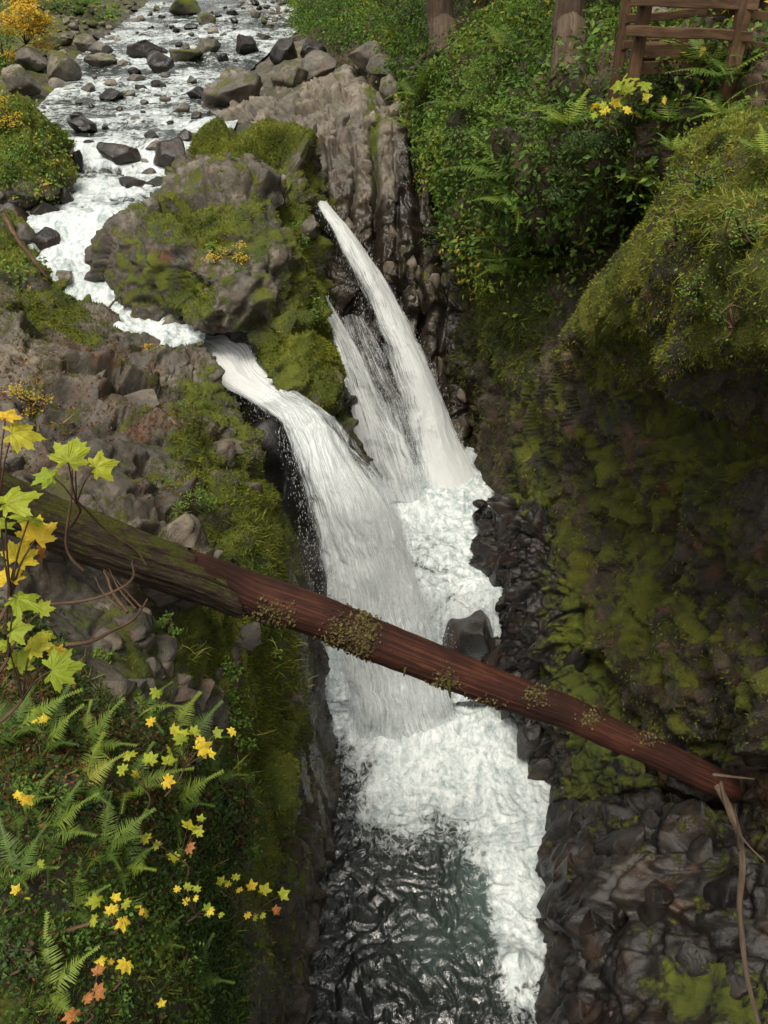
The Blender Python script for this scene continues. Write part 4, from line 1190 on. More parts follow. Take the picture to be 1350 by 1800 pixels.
# angular blocks of the ledges, parts of the surface they belong to
BL = [boulder_mesh('rock_block', 500 + i, 4, .10, .1, 'rock', cuts=16, block=True) for i in range(7)]
BLD = [boulder_mesh('rock_block', 520 + i, 4, .1, .8, 'rock_dark', cuts=16, block=True) for i in range(6)]
BLP = [boulder_mesh('rock_block', 540 + i, 4, .0, .25, 'rock_pale', cuts=16, block=True) for i in range(5)]
def blocks(surf, n, maskf, size, shape, tilt, meshes, seed, sink=.9, nz=-1):
    p, nn, u, v, d = scatter([surf], n, maskf, nz, seed, vis=.5)
    r = random.Random(seed)
    par = SURF[surf]['obj']
    for i in range(len(p)):
        s = r.uniform(*size)
        o = link('rock_block', r.choice(meshes), par, Vector(p[i] - nn[i] * s * sink * .5), (R(tilt[0] + r.uniform(-14, 14)), R(tilt[1] + r.uniform(-14, 14)), R(tilt[2] + r.uniform(-30, 30))),
                 (s * shape[0] * r.uniform(.7, 1.2), s * shape[1] * r.uniform(.7, 1.2), s * shape[2] * r.uniform(.7, 1.3)))
box = lambda u0, u1, v0, v1: (lambda u, v: ((u > u0) & (u < u1) & (v > v0) & (v < v1)).astype(float))
blocks('riverbank', 18, lambda u, v: ((u > -40) & (v > 560) & (v < 1000) & (u < 440) & (v - 560 > (u - 260) * 1.0)) * 1.0, (.16, .42), (1.3, .75, .5), (8, 14, 20), BL, 3)
blocks('riverbank', 26, box(100, 420, 1040, 1230), (.12, .3), (1.1, .9, .8), (8, 10, 20), BL, 4)
blocks('rock_outcrop', 40, box(850, 1080, 890, 1400), (.18, .42), (.7, .8, 1.4), (4, 10, 10), BLD, 5)
blocks('rock_shelf', 26, box(985, 1350, 1440, 1800), (.18, .5), (.7, .9, 1.3), (4, 20, 20), BLD, 6)
blocks('cliff', 40, box(540, 860, 200, 700), (.2, .42), (.8, .9, 1.4), (4, -6, 10), BLP, 7)
blocks('central_rock', 8, box(220, 600, 260, 700), (.18, .42), (1.1, .9, .8), (8, -10, 10), BL, 8)

# ------------------------------------------------------------------ the fallen log
LG = [(-130,825,7.0,46),(0,880,7.5,45),(100,923,7.9,43),(260,985,8.6,41),(400,1030,9.3,41),(550,1080,9.7,39),(675,1132,10.1,38),(850,1200,10.6,34),(1000,1255,11.1,30),(1125,1312,11.5,27),(1270,1378,12.3,26),(1350,1412,13.6,24)]
lp = [P(a, b, c) for a, b, c, r in LG]
lr = [r * .95 / FPX * c for a, b, c, r in LG]
log = thing('fallen_log', 'long fallen trunk bridging the gorge, mossy bark at one end and bare red wood', 'log', Vector(lp[4]))
def child_mesh(parts, name, mat, root):
    loc = np.array(root.location)
    return tube_obj(name, [(v - loc, f, u) for v, f, u in parts], mat, root, smooth=name not in ('post', 'rail', 'sleeper'))
child_mesh([tube(lp[3:], lr[3:], 90, 40, wob=.02, rough=.010, seed=3)], 'bare_wood', M['log_wood'], log)
bk = tube(lp[:6], [r * 1.08 for r in lr[:6]], 130, 60, wob=0, rough=.045, seed=5, caps=False)
V, F, U = bk
uu, vv, dd = pix(V)
ang = vv - np.interp(uu, [a for a, *_ in LG], [b for _, b, *_ in LG])
lim = 395 + ang * 1.1 + fbm(V * 3, 4) * 60
keep = (uu[F] < lim[F]).all(1)
child_mesh([(V, F[keep], U)], 'bark', M['bark'], log)
for (u, v, d, dx, dv, r) in [(782,1185,10.2,10,42,.05),(716,1165,10.05,-6,24,.03),]:
    child_mesh([tube([P(u, v - 14, d + .1), P(u + dx * .6, v + dv * .3, d - .03), P(u + dx, v + dv, d - .02)], [r, r * .7, r * .15], 9, 5, rough=.01, seed=u)], 'branch_stub', M['bark'], log)

_k = [P(c[0], c[1], c[2]) for c in LG]
_W = [o for o in log.children if o.name.startswith('bare_wood')][0]
wv_ = np.empty(len(_W.data.vertices) * 3, np.float32); _W.data.vertices.foreach_get('co', wv_); wv_ = wv_.reshape(-1, 3) + np.array(log.location)
_wu, _wv, _wd = pix(wv_)
for (u, v, ru, rv, n_) in [(618,1108,34,24,900),(640,1120,14,30,500),(940,1222,16,12,260),(1035,1262,14,10,200),(840,1235,30,8,160),(1135,1300,20,10,160),(480,1075,30,18,400),(785,1195,20,14,260)]:
    w = np.exp(-(((_wu - u) / ru) ** 2 + ((_wv - v) / rv) ** 2)) * (_wd < np.interp(_wu, [c[0] for c in LG], [c[2] for c in LG]) + .05)
    rg_ = np.random.default_rng(int(u)); i_ = rg_.choice(len(w), n_, p=w / w.sum())
    ax_ = np.array([wv_[i_][:, 0] * 0, wv_[i_][:, 0] * 0 - .5, wv_[i_][:, 0] * 0 + .9]).T
    me_ = instances_mesh('moss_clump', np.array([(0, -.5, 0), (1, -.2, .1), (.9, .4, .25), (0, .5, .05)]), np.array([(0, 1, 2), (0, 2, 3)]), wv_[i_] - np.array(log.location) + rg_.normal(0, .012, (n_, 3)), frames(ax_, rg_, .5), rg_.uniform(.012, .04, n_), M['bark_bits'], rg_.random(n_))
    tag(link('moss_clump', me_, log), kind='stuff')

def branch(name, label, pts, radii, mat='twig', twigs=(), cat='branch'):
    P0 = [P(*q) for q in pts]
    root = thing(name, label, cat, Vector(P0[0]))
    child_mesh([tube(P0, radii, 8, 10, wob=.03, rough=.003, seed=len(label))], 'stem', M[mat], root)
    for tw in twigs:
        T0 = [P(*q) for q in tw[0]]
        child_mesh([tube(T0, [tw[1], tw[1] * .3], 6, 8, wob=.02, seed=len(tw[0]))], 'twig', M[mat], root)
    return root
branch('dead_branch', 'long bare branch hanging from the right end of the fallen trunk', [(1262,1380,11.5),(1292,1440,11.2),(1306,1510,11),(1300,1590,10.6),(1304,1650,10.2),(1312,1720,9.8),(1330,1800,9.4),(1340,1860,9)], [.06,.05,.042,.036,.032,.026,.02], mat='trunk',
       twigs=[([(1268,1372,11.5),(1282,1430,11.1),(1312,1480,10.9),(1345,1516,10.8)], .03), ([(1255,1362,11.4),(1290,1366,11.2),(1325,1370,11)], .03), ([(1300,1495,11),(1296,1450,10.8),(1290,1420,10.7)], .02)])
branch('dead_branch', 'thin arching twig crossing the bank below the trunk', [(60,1065,6.6),(140,1055,6.6),(200,1035,6.7),(230,1012,6.9),(234,985,7.6)], [.012,.011,.009,.006])
branch('dead_branch', 'pale forked twigs leaning against the underside of the trunk', [(225,1075,6.9),(200,1040,7.1),(185,1005,7.6)], [.014,.012,.008], twigs=[([(240,1070,6.9),(205,1030,7.2),(190,1000,7.7)], .01), ([(250,1068,6.9),(222,1040,7.2),(180,1000,7.7)], .01), ([(215,1072,6.9),(180,1040,7.1),(165,1015,7.4)], .01)])
branch('dead_branch', 'dark branching stick lying over the bank left of the mossy stone', [(115,1136,6.4),(160,1128,6.5),(200,1108,6.7),(240,1085,6.9),(262,1050,7.1)], [.016,.014,.011,.006], twigs=[([(160,1128,6.5),(175,1105,6.5),(190,1085,6.6)], .007)])
branch('dead_branch', 'straight orange brown stick lying on the mossy part of the trunk', [(130,878,7.3),(190,930,7.9),(240,965,8.2),(258,995,8.2)], [.010,.008,.007,.004])
branch('dead_branch', 'dark stick leaning into the lower rapids', [(180,565,17.0),(195,535,17.2),(212,520,17.5)], [.03,.022,.012], twigs=[([(212,520,17.5),(213,540,17.4)], .012)])
branch('dead_branch', 'black branch lying beside the rapids at the left edge', [(5,375,16.5),(30,420,16.3),(62,460,16.3),(85,490,16.4)], [.05,.045,.04,.02])
branch('dead_branch', 'leaning dead pole behind the yellow leaves', [(150,1000,6.3),(120,960,6.2),(122,880,6.0),(124,830,5.9)], [.012,.012,.01,.006])

# ------------------------------------------------------------------ trees
def trunk_tree(pts, radii, label, crown=None, group='trees on the right bank', mat='trunk', roots=True, name='conifer_tree'):
    base = Vector(pts[0])
    t = thing(name, label, 'tree', base, group=group)
    loc = np.array(base)
    V = [tube(pts, radii, 28, 14, wob=.05, rough=radii[0] * .14, seed=radii[0] * 50)]
    child_mesh(V, 'trunk', M[mat], t)
    if roots:
        r = random.Random(int(radii[0] * 1000))
        for k in range(5):
            a = r.uniform(0, 6.28)
            e = np.array([math.cos(a), math.sin(a), 0])
            q = [loc + np.array([0, 0, .35]) + e * radii[0] * .6, loc + e * radii[0] * 1.6 + np.array([0, 0, .05]), loc + e * radii[0] * 2.4 - np.array([0, 0, .5])]
            child_mesh([tube(q, [radii[0] * .2, radii[0] * .15, radii[0] * .06], 8, 5, rough=.02, seed=k)], 'root', M[mat], t)
    return t

def conifer_crown(seed, h0, h1, rad, n=90):
    """drooping boughs with needle sprays; trunk at origin"""
    rg = np.random.default_rng(seed)
    pos, nr, hd, sc = [], [], [], []
    for k in range(n):
        t = rg.random() ** .9
        z = h0 + (h1 - h0) * t
        L = rad * (1 - t * .85) * rg.uniform(.6, 1.1)
        a = rg.uniform(0, 6.28)
        m = 34
        s = np.linspace(.15, 1, m)
        x = s * L
        dz = .12 * x - .09 * x * x * (3 / max(rad, 1)) * .5
        c = np.stack([np.cos(a) * x, np.sin(a) * x, z + dz], 1)
        lat = rg.normal(0, .28, m) * (1.1 - s) * L * .5
        c[:, 0] += -np.sin(a) * lat; c[:, 1] += np.cos(a) * lat
        c[:, 2] += -np.abs(rg.normal(0, .14, m))
        pos.append(c)
        nr.append(np.tile([0, 0, 1.0], (m, 1)))
        hd.append(np.stack([np.cos(a) - np.sin(a) * np.sign(lat) * .8, np.sin(a) + np.cos(a) * np.sign(lat) * .8, np.full(m, -.25)], 1))
        sc.append(np.full(m, .38 + .12 * rad / 4) * rg.uniform(.7, 1.2, m))
    pos, nr, hd, sc = map(np.concatenate, (pos, nr, hd, sc))
    fr = frames(nr, rg, .25, hd)
    TV, TF = SPRAY
    return instances_mesh('crown', TV, TF, pos, fr, sc, M['dkgreen'], rg.random(len(pos)))
def spray(npair=6, w=.32, curve=.12):
    V, F = [], []
    for k in range(npair):
        x = .08 + k / npair * .92
        L = w * math.sin(min(1, (k + 1.2) / npair) * 2.6) + .06
        for s in (-1, 1):
            i = len(V)
            z = -curve * x * x
            V += [(x - .03, 0, z), (x + .06, 0, z - .01), (x + .12, s * L, z - .05)]
            F += [(i, i + 1, i + 2)] if s > 0 else [(i + 1, i, i + 2)]
    return np.array(V), np.array(F)
SPRAY = spray()
CROWNS = [conifer_crown(i, 6, 24, 4.2, 110) for i in range(2)]

def P3(*a): return np.array(P(*a))
t = trunk_tree([P3(785,112,22), P3(780,60,22.3), P3(772,0,22.3) , P3(772,0,22.3) + [-.1,0,5], P3(772,0,22.3) + [-.2,0,16]], [.52,.40,.36,.33,.15], 'nearer mossy trunk of the pair at the top of the path bank')
link('crown', CROWNS[0], t, (0, 0, 1.5))
t = trunk_tree([P3(832,85,22.5), P3(838,40,22.5), P3(842,0,22.8), P3(842,0,22.8) + [0,0,5], P3(842,0,22.8) + [.2,0,15]], [.30,.24,.22,.2,.1], 'slimmer reddish trunk right of the mossy one', mat='bark')
link('crown', CROWNS[1], t, (0, 0, 1.5), (0, 0, 1), (.8, .8, .8))
t = trunk_tree([P3(1000,145,14), P3(1002,60,14.3), P3(1006,0,14.3), P3(1006,0,14.3) + [0,0,5], P3(1006,0,14.3) + [.1,0,18]], [.36,.28,.26,.25,.1], 'grey barked trunk standing alone left of the timber fence')
link('crown', CROWNS[1], t, (0, 0, 2.5), (0, 0, 2), (.9, .9, 1))
k = 0
for (x, y, z, s) in [(13,12,15,1.1),(12,24,16,1.15),(11,4,12.5,1.05),(14,33,17,1.2),(4,36,14,1.0),(9,44,16,1.1),(11.5,-4,13.5,1.1),(-24,46,15,1.1),(-28,60,17,1.2),(10,62,18,1.2),(-32,38,15,1.1),(3,78,18,1.2),(-30,85,19,1.3),(-5,105,17,1.2),(-16,112,17,1.3)]:
    pts = [np.array([x, y, z - .6]), np.array([x + .1, y, z + 6]), np.array([x, y + .1, z + 14]), np.array([x, y, z + 25 * s])]
    t = trunk_tree(pts, [.5 * s, .38 * s, .3 * s, .05], 'tall conifer of the forest beyond the edges of the view', group='forest conifers', roots=False)
    link('crown', CROWNS[k % 2], t, (0, 0, 0), (0, 0, k * 1.3), (s, s, s)); k += 1

# ------------------------------------------------------------------ timber fence
def rough_post(a, b, w, t):
    """a rough squared post or rail from a to b"""
    a, b = np.array(a), np.array(b)
    n = 14
    A = np.linspace(a, b, n)
    T = (b - a) / np.linalg.norm(b - a)
    up = np.array([0, 0, 1.0]) if abs(T[2]) < .8 else np.array([0, 1.0, 0])
    X = np.cross(T, up); X /= np.linalg.norm(X); Y = np.cross(X, T)
    c = np.array([(-1, -.8), (-.8, -1), (.8, -1), (1, -.8), (1, .8), (.8, 1), (-.8, 1), (-1, .8), (-1, -.8)]) * .5
    V = A[:, None] + c[None, :, 0:1] * X * w + c[None, :, 1:2] * Y * t
    V = V.reshape(-1, 3); V = V + np.stack([fbm(V * 3 + k * 7, 2) for k in range(3)], 1) * .018
    Ls = np.linalg.norm(b - a)
    UV = np.stack([np.tile(np.linspace(0, 2 * (w + t), 9), n), np.repeat(np.linspace(0, Ls, n), 9)], 1)
    F = grid_faces(n, 9)
    k = len(V); V = np.concatenate([V, A[:1], A[-1:]]); UV = np.concatenate([UV, [[0, 0], [0, Ls]]])
    q = np.arange(8)
    F = np.concatenate([F, np.stack([q + 1, q, q * 0 + k, q * 0 + k], 1), np.stack([(n - 1) * 9 + q, (n - 1) * 9 + q + 1, q * 0 + k + 1, q * 0 + k + 1], 1)])
    return V, F, UV
pA, pB, pC = P3(1082, 142, 11.6), P3(1114, 130, 10.6), P3(1281, 142, 10.1)
fence = thing('timber_fence', 'rough brown post and rail fence at the top right above the gorge', 'fence', Vector(pB))
def on(base, h): return base + np.array([0, 0, h])
H = 1.32
for b0, w in ((pA, .13), (pB, .15), (pC, .16)):
    child_mesh([rough_post(on(b0, -.2), on(b0, H), w, w)], 'post', M['timber'], fence)
pD = pC + np.array([1.9, 1.0, -.1])
child_mesh([rough_post(on(pD, -.4), on(pD, H - .1), .15, .15)], 'post', M['timber'], fence)
for h in (.50, .82, 1.13):
    o_ = np.array([0, -.1, 0])
    child_mesh([rough_post(on(pB, h) + o_ + [-.2, .02, 0], on(pC, h - .01) + o_ + [.12, 0, 0], .07, .115)], 'rail', M['timber'], fence)
    child_mesh([rough_post(on(pC, h - .1) + [.0, .08, 0], on(pD, h - .22) + [.2, .08, 0], .06, .11)], 'rail', M['timber'], fence)
    child_mesh([rough_post(on(pA, h - .05) + [.0, -.08, 0], on(pA, h - .05) + [2.2, 1.2, 0.05], .06, .11)], 'rail', M['timber'], fence)
# timber footing wall of the walkway
deck = thing('walkway', 'dark timber edging of the path behind the fence', 'walkway', Vector(pB))
for k, h in enumerate((.02, .22)):
    child_mesh([rough_post(on(pB, h) + [.1, .5, 0], on(pC, h) + [1.9, .9, 0], .2, .19)], 'sleeper', M['timber'], deck)
for k in range(7):
    q = P3(1150 + k * 32, 20 + (k * 37 % 40), 12.4)
    o = link('path_stone', random.choice(SMALL['bare'] + SMALL['pale']), None, Vector(q), (0, 0, k), (.28, .22, .1))
    tag(o, 'flat grey stone laid on the path behind the timber fence', 'stone', 'stones on the path behind the fence')

# ------------------------------------------------------------------ leaves
def maple_mesh(name, seed, mat, lobes=7):
    rg = np.random.default_rng(seed)
    tips = {7: ([0, 42, 80, 125], [1, .95, .78, .5]), 5: ([0, 55, 105, 140], [1, .88, .55, .3])}[lobes]
    pts = []
    angs, rads = tips
    seq = []
    for i in range(len(angs) - 1, 0, -1): seq.append((-angs[i], rads[i]))
    for i in range(len(angs)): seq.append((angs[i], rads[i]))
    prev = None
    out = []
    for k, (a, r) in enumerate(seq):
        r = r * rg.uniform(.92, 1.05)
        if k > 0:
            a0, r0 = seq[k - 1]
            out.append(((a + a0) / 2, .64 * min(r, r0) + .06))
        w = 12
        out += [(a - w, r * .72), (a - w * .85, r * .84), (a - w * .4, r * .86), (a, r), (a + w * .4, r * .86), (a + w * .85, r * .84), (a + w, r * .72)]
    V = [(0, 0, 0)]
    for a, r in out:
        t = R(a)
        V.append((r * math.cos(t), r * math.sin(t), 0))
    # a second ring for curvature
    V = np.array(V)
    ring = V[1:] * .5; ring[:, 2] = .03
    V = np.concatenate([V, ring])
    rr = np.hypot(V[:, 0], V[:, 1])
    V[:, 2] += -.22 * rr ** 2 + .05 * np.sin(np.arctan2(V[:, 1], V[:, 0]) * 7) * rr + rg.normal(0, .012, len(V))
    n = len(out); F = []
    for i in range(n - 1):
        o0, o1, i0, i1 = 1 + i, 2 + i, 1 + n + i, 2 + n + i
        F += [(i0, o0, o1), (i0, o1, i1), (0, i0, i1)]
    me = mk_mesh(name, V, np.array(F), [M[mat]], False)
    return me
MAP = {c: [maple_mesh('leaf', s, m, l) for s, l in ((1, 7), (2, 7), (3, 5))] for c, m in (('g', 'maple_green'), ('y', 'maple_yellow'), ('b', 'maple_brown'))}

def orient(n, x):
    n = Vector(n).normalized(); x = Vector(x); x = (x - n * x.dot(n)).normalized(); y = n.cross(x)
    return Matrix((x, y, n)).transposed().to_euler()

def maple_plant(base, leaves, label, group=None, name='maple_sapling', cat='shrub', stemr=.007, seed=0):
    """base (u,v,d); leaves (u,v,px,colour[,d])"""
    r = random.Random(seed + len(leaves))
    B = P3(*base)
    root = thing(name, label, cat, Vector(B), group=group)
    parts = []
    L = []
    for lf in leaves:
        u, v, px, c = lf[:4]
        d = lf[4] if len(lf) > 4 else base[2] - .15 + r.uniform(-.12, .12)
        L.append((P3(u, v, d), px * d / FPX * (.58 if px > 60 else .64), c))
    cen = np.mean([q for q, _, _ in L], axis=0)
    hub = B * .35 + cen * .65 - np.array([0, 0, .08])
    parts.append(tube([B, (B + hub) / 2 + np.array([.03, 0, .02]), hub], [stemr * 1.3, stemr, stemr * .7], 6, 6))
    for q, s, c in L:
        tocam = CAM - q; tocam /= np.linalg.norm(tocam)
        nrm = tocam * .55 + np.array([0, 0, .65]) + np.array([r.gauss(0, .22 if px > 42 else .42) for _ in range(3)])
        x = (q - hub) + np.array([r.gauss(0, .05), r.gauss(0, .05), -.08])
        o = link('leaf', r.choice(MAP[c]), root, Vector(q) - Vector(B), orient(nrm, x), (s, s, s))
        parts.append(tube([hub, (hub + q) / 2 + np.array([0, 0, .02]), q], [stemr * .6, stemr * .45, stemr * .35], 5, 5))
    child_mesh(parts, 'stem', M['twig'], root)
    return root
# big leaves at the left edge, near the camera
maple_plant((-60,1010,2.9), [(22,762,92,'g',2.6),(10,735,50,'y',2.6)], 'broad yellow green maple leaves highest at the left edge over the ledge', seed=1)
maple_plant((124,925,3.4), [(120,812,84,'g',3.1),(92,838,70,'g',3.2),(168,822,74,'g',3.1),(135,795,46,'g',3.2)], 'slender maple seedling with four lime leaves standing over the mossy trunk', seed=2)
maple_plant((-50,1150,2.6), [(10,885,110,'g',2.4),(2,930,90,'g',2.5),(50,915,80,'g',2.55),(62,948,84,'y',2.6),(30,985,78,'y',2.6),(70,975,40,'b',2.7)], 'maple spray with green leaves turning yellow at the left edge beside the trunk', seed=3)
maple_plant((-50,1230,2.7), [(30,1052,92,'g',2.5),(15,1020,70,'y',2.6),(20,1110,70,'g',2.6),(70,1075,44,'g',2.7)], 'maple spray with one large serrated green leaf below the trunk at the left edge', seed=4)
maple_plant((-40,1300,2.8), [(55,1140,80,'g',2.7),(92,1178,92,'g',2.65),(30,1170,66,'g',2.75),(15,1135,60,'g',2.7),(95,1150,40,'y',2.8),(82,1118,34,'g',2.9),(102,1148,30,'y',2.9)], 'lowest of the bright maple sprays at the left edge', seed=5)
SM = [
 ('group of lime maple leaves above the fern in the lower left', (290,1400,5.6), [(305,1290,32,'g'),(322,1303,34,'g'),(340,1290,26,'g'),(300,1320,24,'g'),(350,1318,40,'y'),(368,1325,26,'y'),(322,1290,20,'g'),(378,1290,26,'g'),(350,1303,18,'y')]),
 ('maple seedling with five lobed green leaves left of the fern', (255,1430,5.7), [(230,1330,30,'g'),(262,1340,34,'g'),(295,1342,34,'g'),(290,1372,30,'y'),(218,1355,26,'g'),(240,1365,24,'g')]),
 ('single pale green maple leaf under the mossy stone', (282,1240,6.6), [(276,1214,26,'g')]),
 ('one orange maple leaf low beside the seedlings', (275,1290,6.2), [(268,1270,22,'y')]),
 ('yellow leaf alone on the left edge of the slope', (40,1450,5.0), [(38,1407,40,'y'),(30,1400,20,'y')]),
 ('cluster of green and yellow leaves in the middle of the slope', (330,1540,5.9), [(330,1455,36,'g'),(345,1465,26,'g'),(352,1442,20,'g'),(260,1475,26,'g'),(278,1487,20,'g'),(256,1505,26,'g'),(304,1502,28,'g'),(330,1490,26,'b')]),
 ('seedling with a large lime leaf and orange ones beside it', (200,1640,4.7), [(174,1585,42,'g'),(200,1580,24,'y'),(218,1587,22,'g'),(196,1604,26,'y'),(216,1616,36,'y'),(168,1616,26,'g'),(204,1595,18,'y')]),
 ('row of small leaves in the centre of the slope', (330,1620,5.6), [(312,1566,16,'y'),(328,1562,20,'g'),(345,1566,18,'g'),(330,1585,18,'y'),(342,1578,14,'y'),(362,1602,28,'g'),(368,1600,18,'y'),(386,1608,14,'g')]),
 ('small lime and amber leaves beside the rock edge', (400,1620,7.2), [(390,1552,22,'g'),(402,1556,18,'g'),(414,1545,18,'g'),(422,1566,16,'y'),(434,1606,16,'y'),(446,1612,14,'g'),(460,1608,14,'g')]),
 ('twig of four leaves reaching over the dark gorge wall', (415,1625,7.6), [(442,1562,26,'y'),(462,1568,30,'g'),(494,1574,28,'g'),(482,1602,24,'b')]),
 ('pair of bright yellow leaves low on the slope', (200,1740,4.4), [(182,1690,30,'y'),(222,1691,36,'y'),(194,1694,16,'y')]),
 ('tiny yellow leaves at the left edge', (30,1610,4.6), [(30,1567,24,'y'),(46,1578,14,'y')]),
 ('small pale seedling high on the left of the slope', (70,1560,4.8), [(69,1521,18,'g')]),
 ('withered brown leaves drooping at the bottom of the slope', (150,1800,4.1), [(172,1711,28,'b'),(168,1745,32,'b'),(150,1758,30,'b'),(132,1786,40,'b')]),
 ('yellow leaf alone at the bottom of the slope', (284,1790,5.0), [(284,1768,20,'y')]),
 ('small green and yellow pair on the left of the slope', (75,1300,5.6), [(66,1255,24,'g'),(76,1268,24,'y'),(60,1266,14,'y')]),
 ('single yellow leaf beside the long fern', (412,1310,7.0), [(411,1284,22,'y')]),
 ('little yellow pair among the grass on the slope', (240,1640,5.2), [(244,1592,16,'y'),(254,1606,22,'g'),(246,1603,14,'y')]),
]
for i, (lab, base, lv) in enumerate(SM):
    maple_plant(base, lv, lab, seed=20 + i, name='maple_seedling', cat='seedling', stemr=.006)
maple_plant((1110,215,10.6), [(1090,150,34,'g'),(1110,140,34,'g'),(1128,152,34,'g'),(1104,162,34,'g'),(1132,170,24,'g'),(1095,142,26,'g')], 'broad leaved green seedling in front of the fence post', seed=60, name='maple_seedling', cat='seedling')
maple_plant((1085,240,10.6), [(1045,190,24,'y'),(1056,184,28,'y'),(1066,197,24,'y'),(1078,184,28,'y'),(1064,186,20,'g'),(1099,194,22,'y'),(1048,200,20,'g')], 'bright yellow seedling left of the green one below the fence', seed=61, name='maple_seedling', cat='seedling')

# ------------------------------------------------------------------ ferns
def frond_mesh(seed, npair=16, droop=.5, wide=.20, detail=4):
    rg = np.random.default_rng(seed)
    V, F = [], []
    def pt(t): return np.array([t, 0, .42 * t * (1 - t * droop * 1.9)])
    for k in range(npair):
        t = .10 + .9 * k / npair
        c = pt(t); c2 = pt(t + .012)
        L = wide * math.sin(min(1.0, t * 1.25 + .12) ** .8 * 3.0) + .015
        hw = .45 / npair
        for s in (-1, 1):
            a = rg.normal(0, .06)
            dirv = np.array([.35 + a, s * .92, -.18 + rg.normal(0, .08)])
            i = len(V)
            pts = [c + np.array([-hw * .7, 0, 0])]
            for m in range(1, detail):
                q = c + dirv * L * m / detail
                w = hw * (1 - (m / detail) ** 1.6) * (1.0 if m % 2 else .72)
                pts.append(q + np.array([-w, 0, 0])); pts.append(q + np.array([w, 0, 0]))
            pts.append(c + dirv * L)
            V += pts
            V.append(c + np.array([hw * .7, 0, 0]))
            last = len(V) - 1
            tip = last - 1
            pv = (i, last)
            for m in range(1, detail):
                a_, b_ = i + 2 * m - 1, i + 2 * m
                F += [(pv[0], pv[1], b_), (pv[0], b_, a_)]
                pv = (a_, b_)
            F.append((pv[0], pv[1], tip))
    # rachis
    for k in range(10):
        a, b = pt(k / 10), pt((k + 1) / 10)
        i = len(V); w = .008
        V += [a + [0, -w, .003], a + [0, w, .003], b + [0, w, .003], b + [0, -w, .003]]
        F += [(i, i + 1, i + 2), (i, i + 2, i + 3)]
    return mk_mesh('frond', np.array(V), np.array(F), [M['fern']], False)
FR = [frond_mesh(i, 18, .45 + .1 * (i % 3), .19 + .03 * (i % 2), 4) for i in range(4)]
FRN = [frond_mesh(20 + i, 26, .42 + .06 * i, .24, 6) for i in range(3)]
def fern(u, v, px, label, n=9, d=None, near=False, group='ferns', heading=None, spread=6.28, lift=(.1, .8)):
    p, nn = hit(u, v) if d is None else (P3(u, v, d), np.array([0, 0, 1.0]))
    dd = pix(p)[2]
    L = px / FPX * dd * (1.1 if near else 1.5)
    if not near: p = p + nn * .15 + np.array([0, -.1, .15])
    r = random.Random(int(u * 7 + v))
    root = thing('fern', label, 'fern', Vector(p), group=group)
    for k in range(n):
        a = (heading if heading is not None else 0) + (k / n - .5) * spread + r.uniform(-.2, .2)
        e = r.uniform(*lift)
        o = link('frond', r.choice(FRN if near else FR), root, (0, 0, .02), Euler((r.uniform(-.25, .25), -e + .2, a), 'XYZ'), [L * r.uniform(.75, 1.1)] * 3)
    return root
FERNS = [
 (935,440,80,11,'lush sword fern hanging in the dark recess'), (955,490,70,10,'fern with broad fronds at the foot of the recess'), (885,330,80,10,'fern on the lip above the recess'),
 (870,370,60,8,'small fern left of the recess'), (920,375,70,9,'fern halfway up the recess'), (1222,165,80,13,'dark sword fern in front of the timber fence'),
 (1165,225,60,9,'small fern on the bank below the fence'), (1285,185,70,9,'pale fern right of the dark sword fern'), (1240,215,60,9,'fern hanging beneath the dark sword fern'),
 (760,190,50,8,'fern clump at the top of the cliff'), (775,150,50,8,'fern clump under the mossy trunk'), (950,100,50,8,'fern left of the grey trunk'), (1070,60,50,8,'fern between the grey trunk and the fence'),
 (900,110,55,8,'fern on the bank between the trunks'), (1000,250,60,9,'fern on the brow above the recess'), (1075,260,60,8,'fern half in shade under the brow'), (1040,390,50,8,'dark leafed fern in the back of the recess'),
 (740,240,50,8,'drooping fern at the cliff edge'), (1180,120,50,8,'fern beside the fence post'),(820,220,60,9,'fern amid the shrubs of the slope'),(700,95,45,7,'fern at the foot of the mossy trunk'),
 (900,480,60,9,'fern low against the mossy wall of the recess'),(1120,300,50,8,'fern peeking over the mossy ridge')]
for (u, v, px, n, lab) in FERNS:
    fern(u, v, px, lab, n, group='ferns on the right bank')
NF = [(290,1300,100,3,'bracken fern with one tall frond under the mossy stone', 5.9), (150,1320,110,8,'wide fern spreading over the slope at the left', 4.9), (70,1330,110,7,'fern at the left edge under the maple sprays', 4.6),
 (300,1420,100,7,'fern in the middle of the slope below the seedlings', 5.8), (180,1500,100,8,'fern half brown in the middle left of the slope', 5.0), (90,1470,100,7,'tangled fern at the left edge of the slope', 4.8),
 (90,1750,110,5,'fern at the bottom left corner', 4.2), (20,1300,120,7,'large pale fern lowest under the maple sprays', 4.5), (215,1400,100,7,'fern left of the middle of the slope', 5.4), (130,1400,100,7,'yellowing fern over brown litter on the slope', 5.0), (35,1540,100,6,'fern half hidden at the left edge among clover', 4.6), (250,1255,80,6,'fern at the top of the slope beside dead leaves', 6.2), (375,1375,80,6,'fern hanging over the top of the gorge wall', 7.0), (135,1600,80,5,'short fern left of the lime leaf', 4.7), (215,1530,90,7,'fern with fine fronds near the centre of the slope', 5.1), (370,1620,70,6,'small fern beside the rock edge', 6.1), (330,1730,80,6,'little fern low on the slope', 5.2),
 (345,1310,90,6,'fern behind the lime maple leaves', 6.4), (85,1130,60,2,'single short frond among the maple sprays', 5.2), (40,1420,90,6,'drooping fern at the far left', 4.7), (270,1660,70,6,'fern among clover at the bottom of the slope', 4.9)]
for (u, v, px, n, lab, d) in NF:
    p, _ = hit(u, v)
    fern(u, v, px, lab, n, near=True, group='ferns on the near slope', lift=(.2, .9))

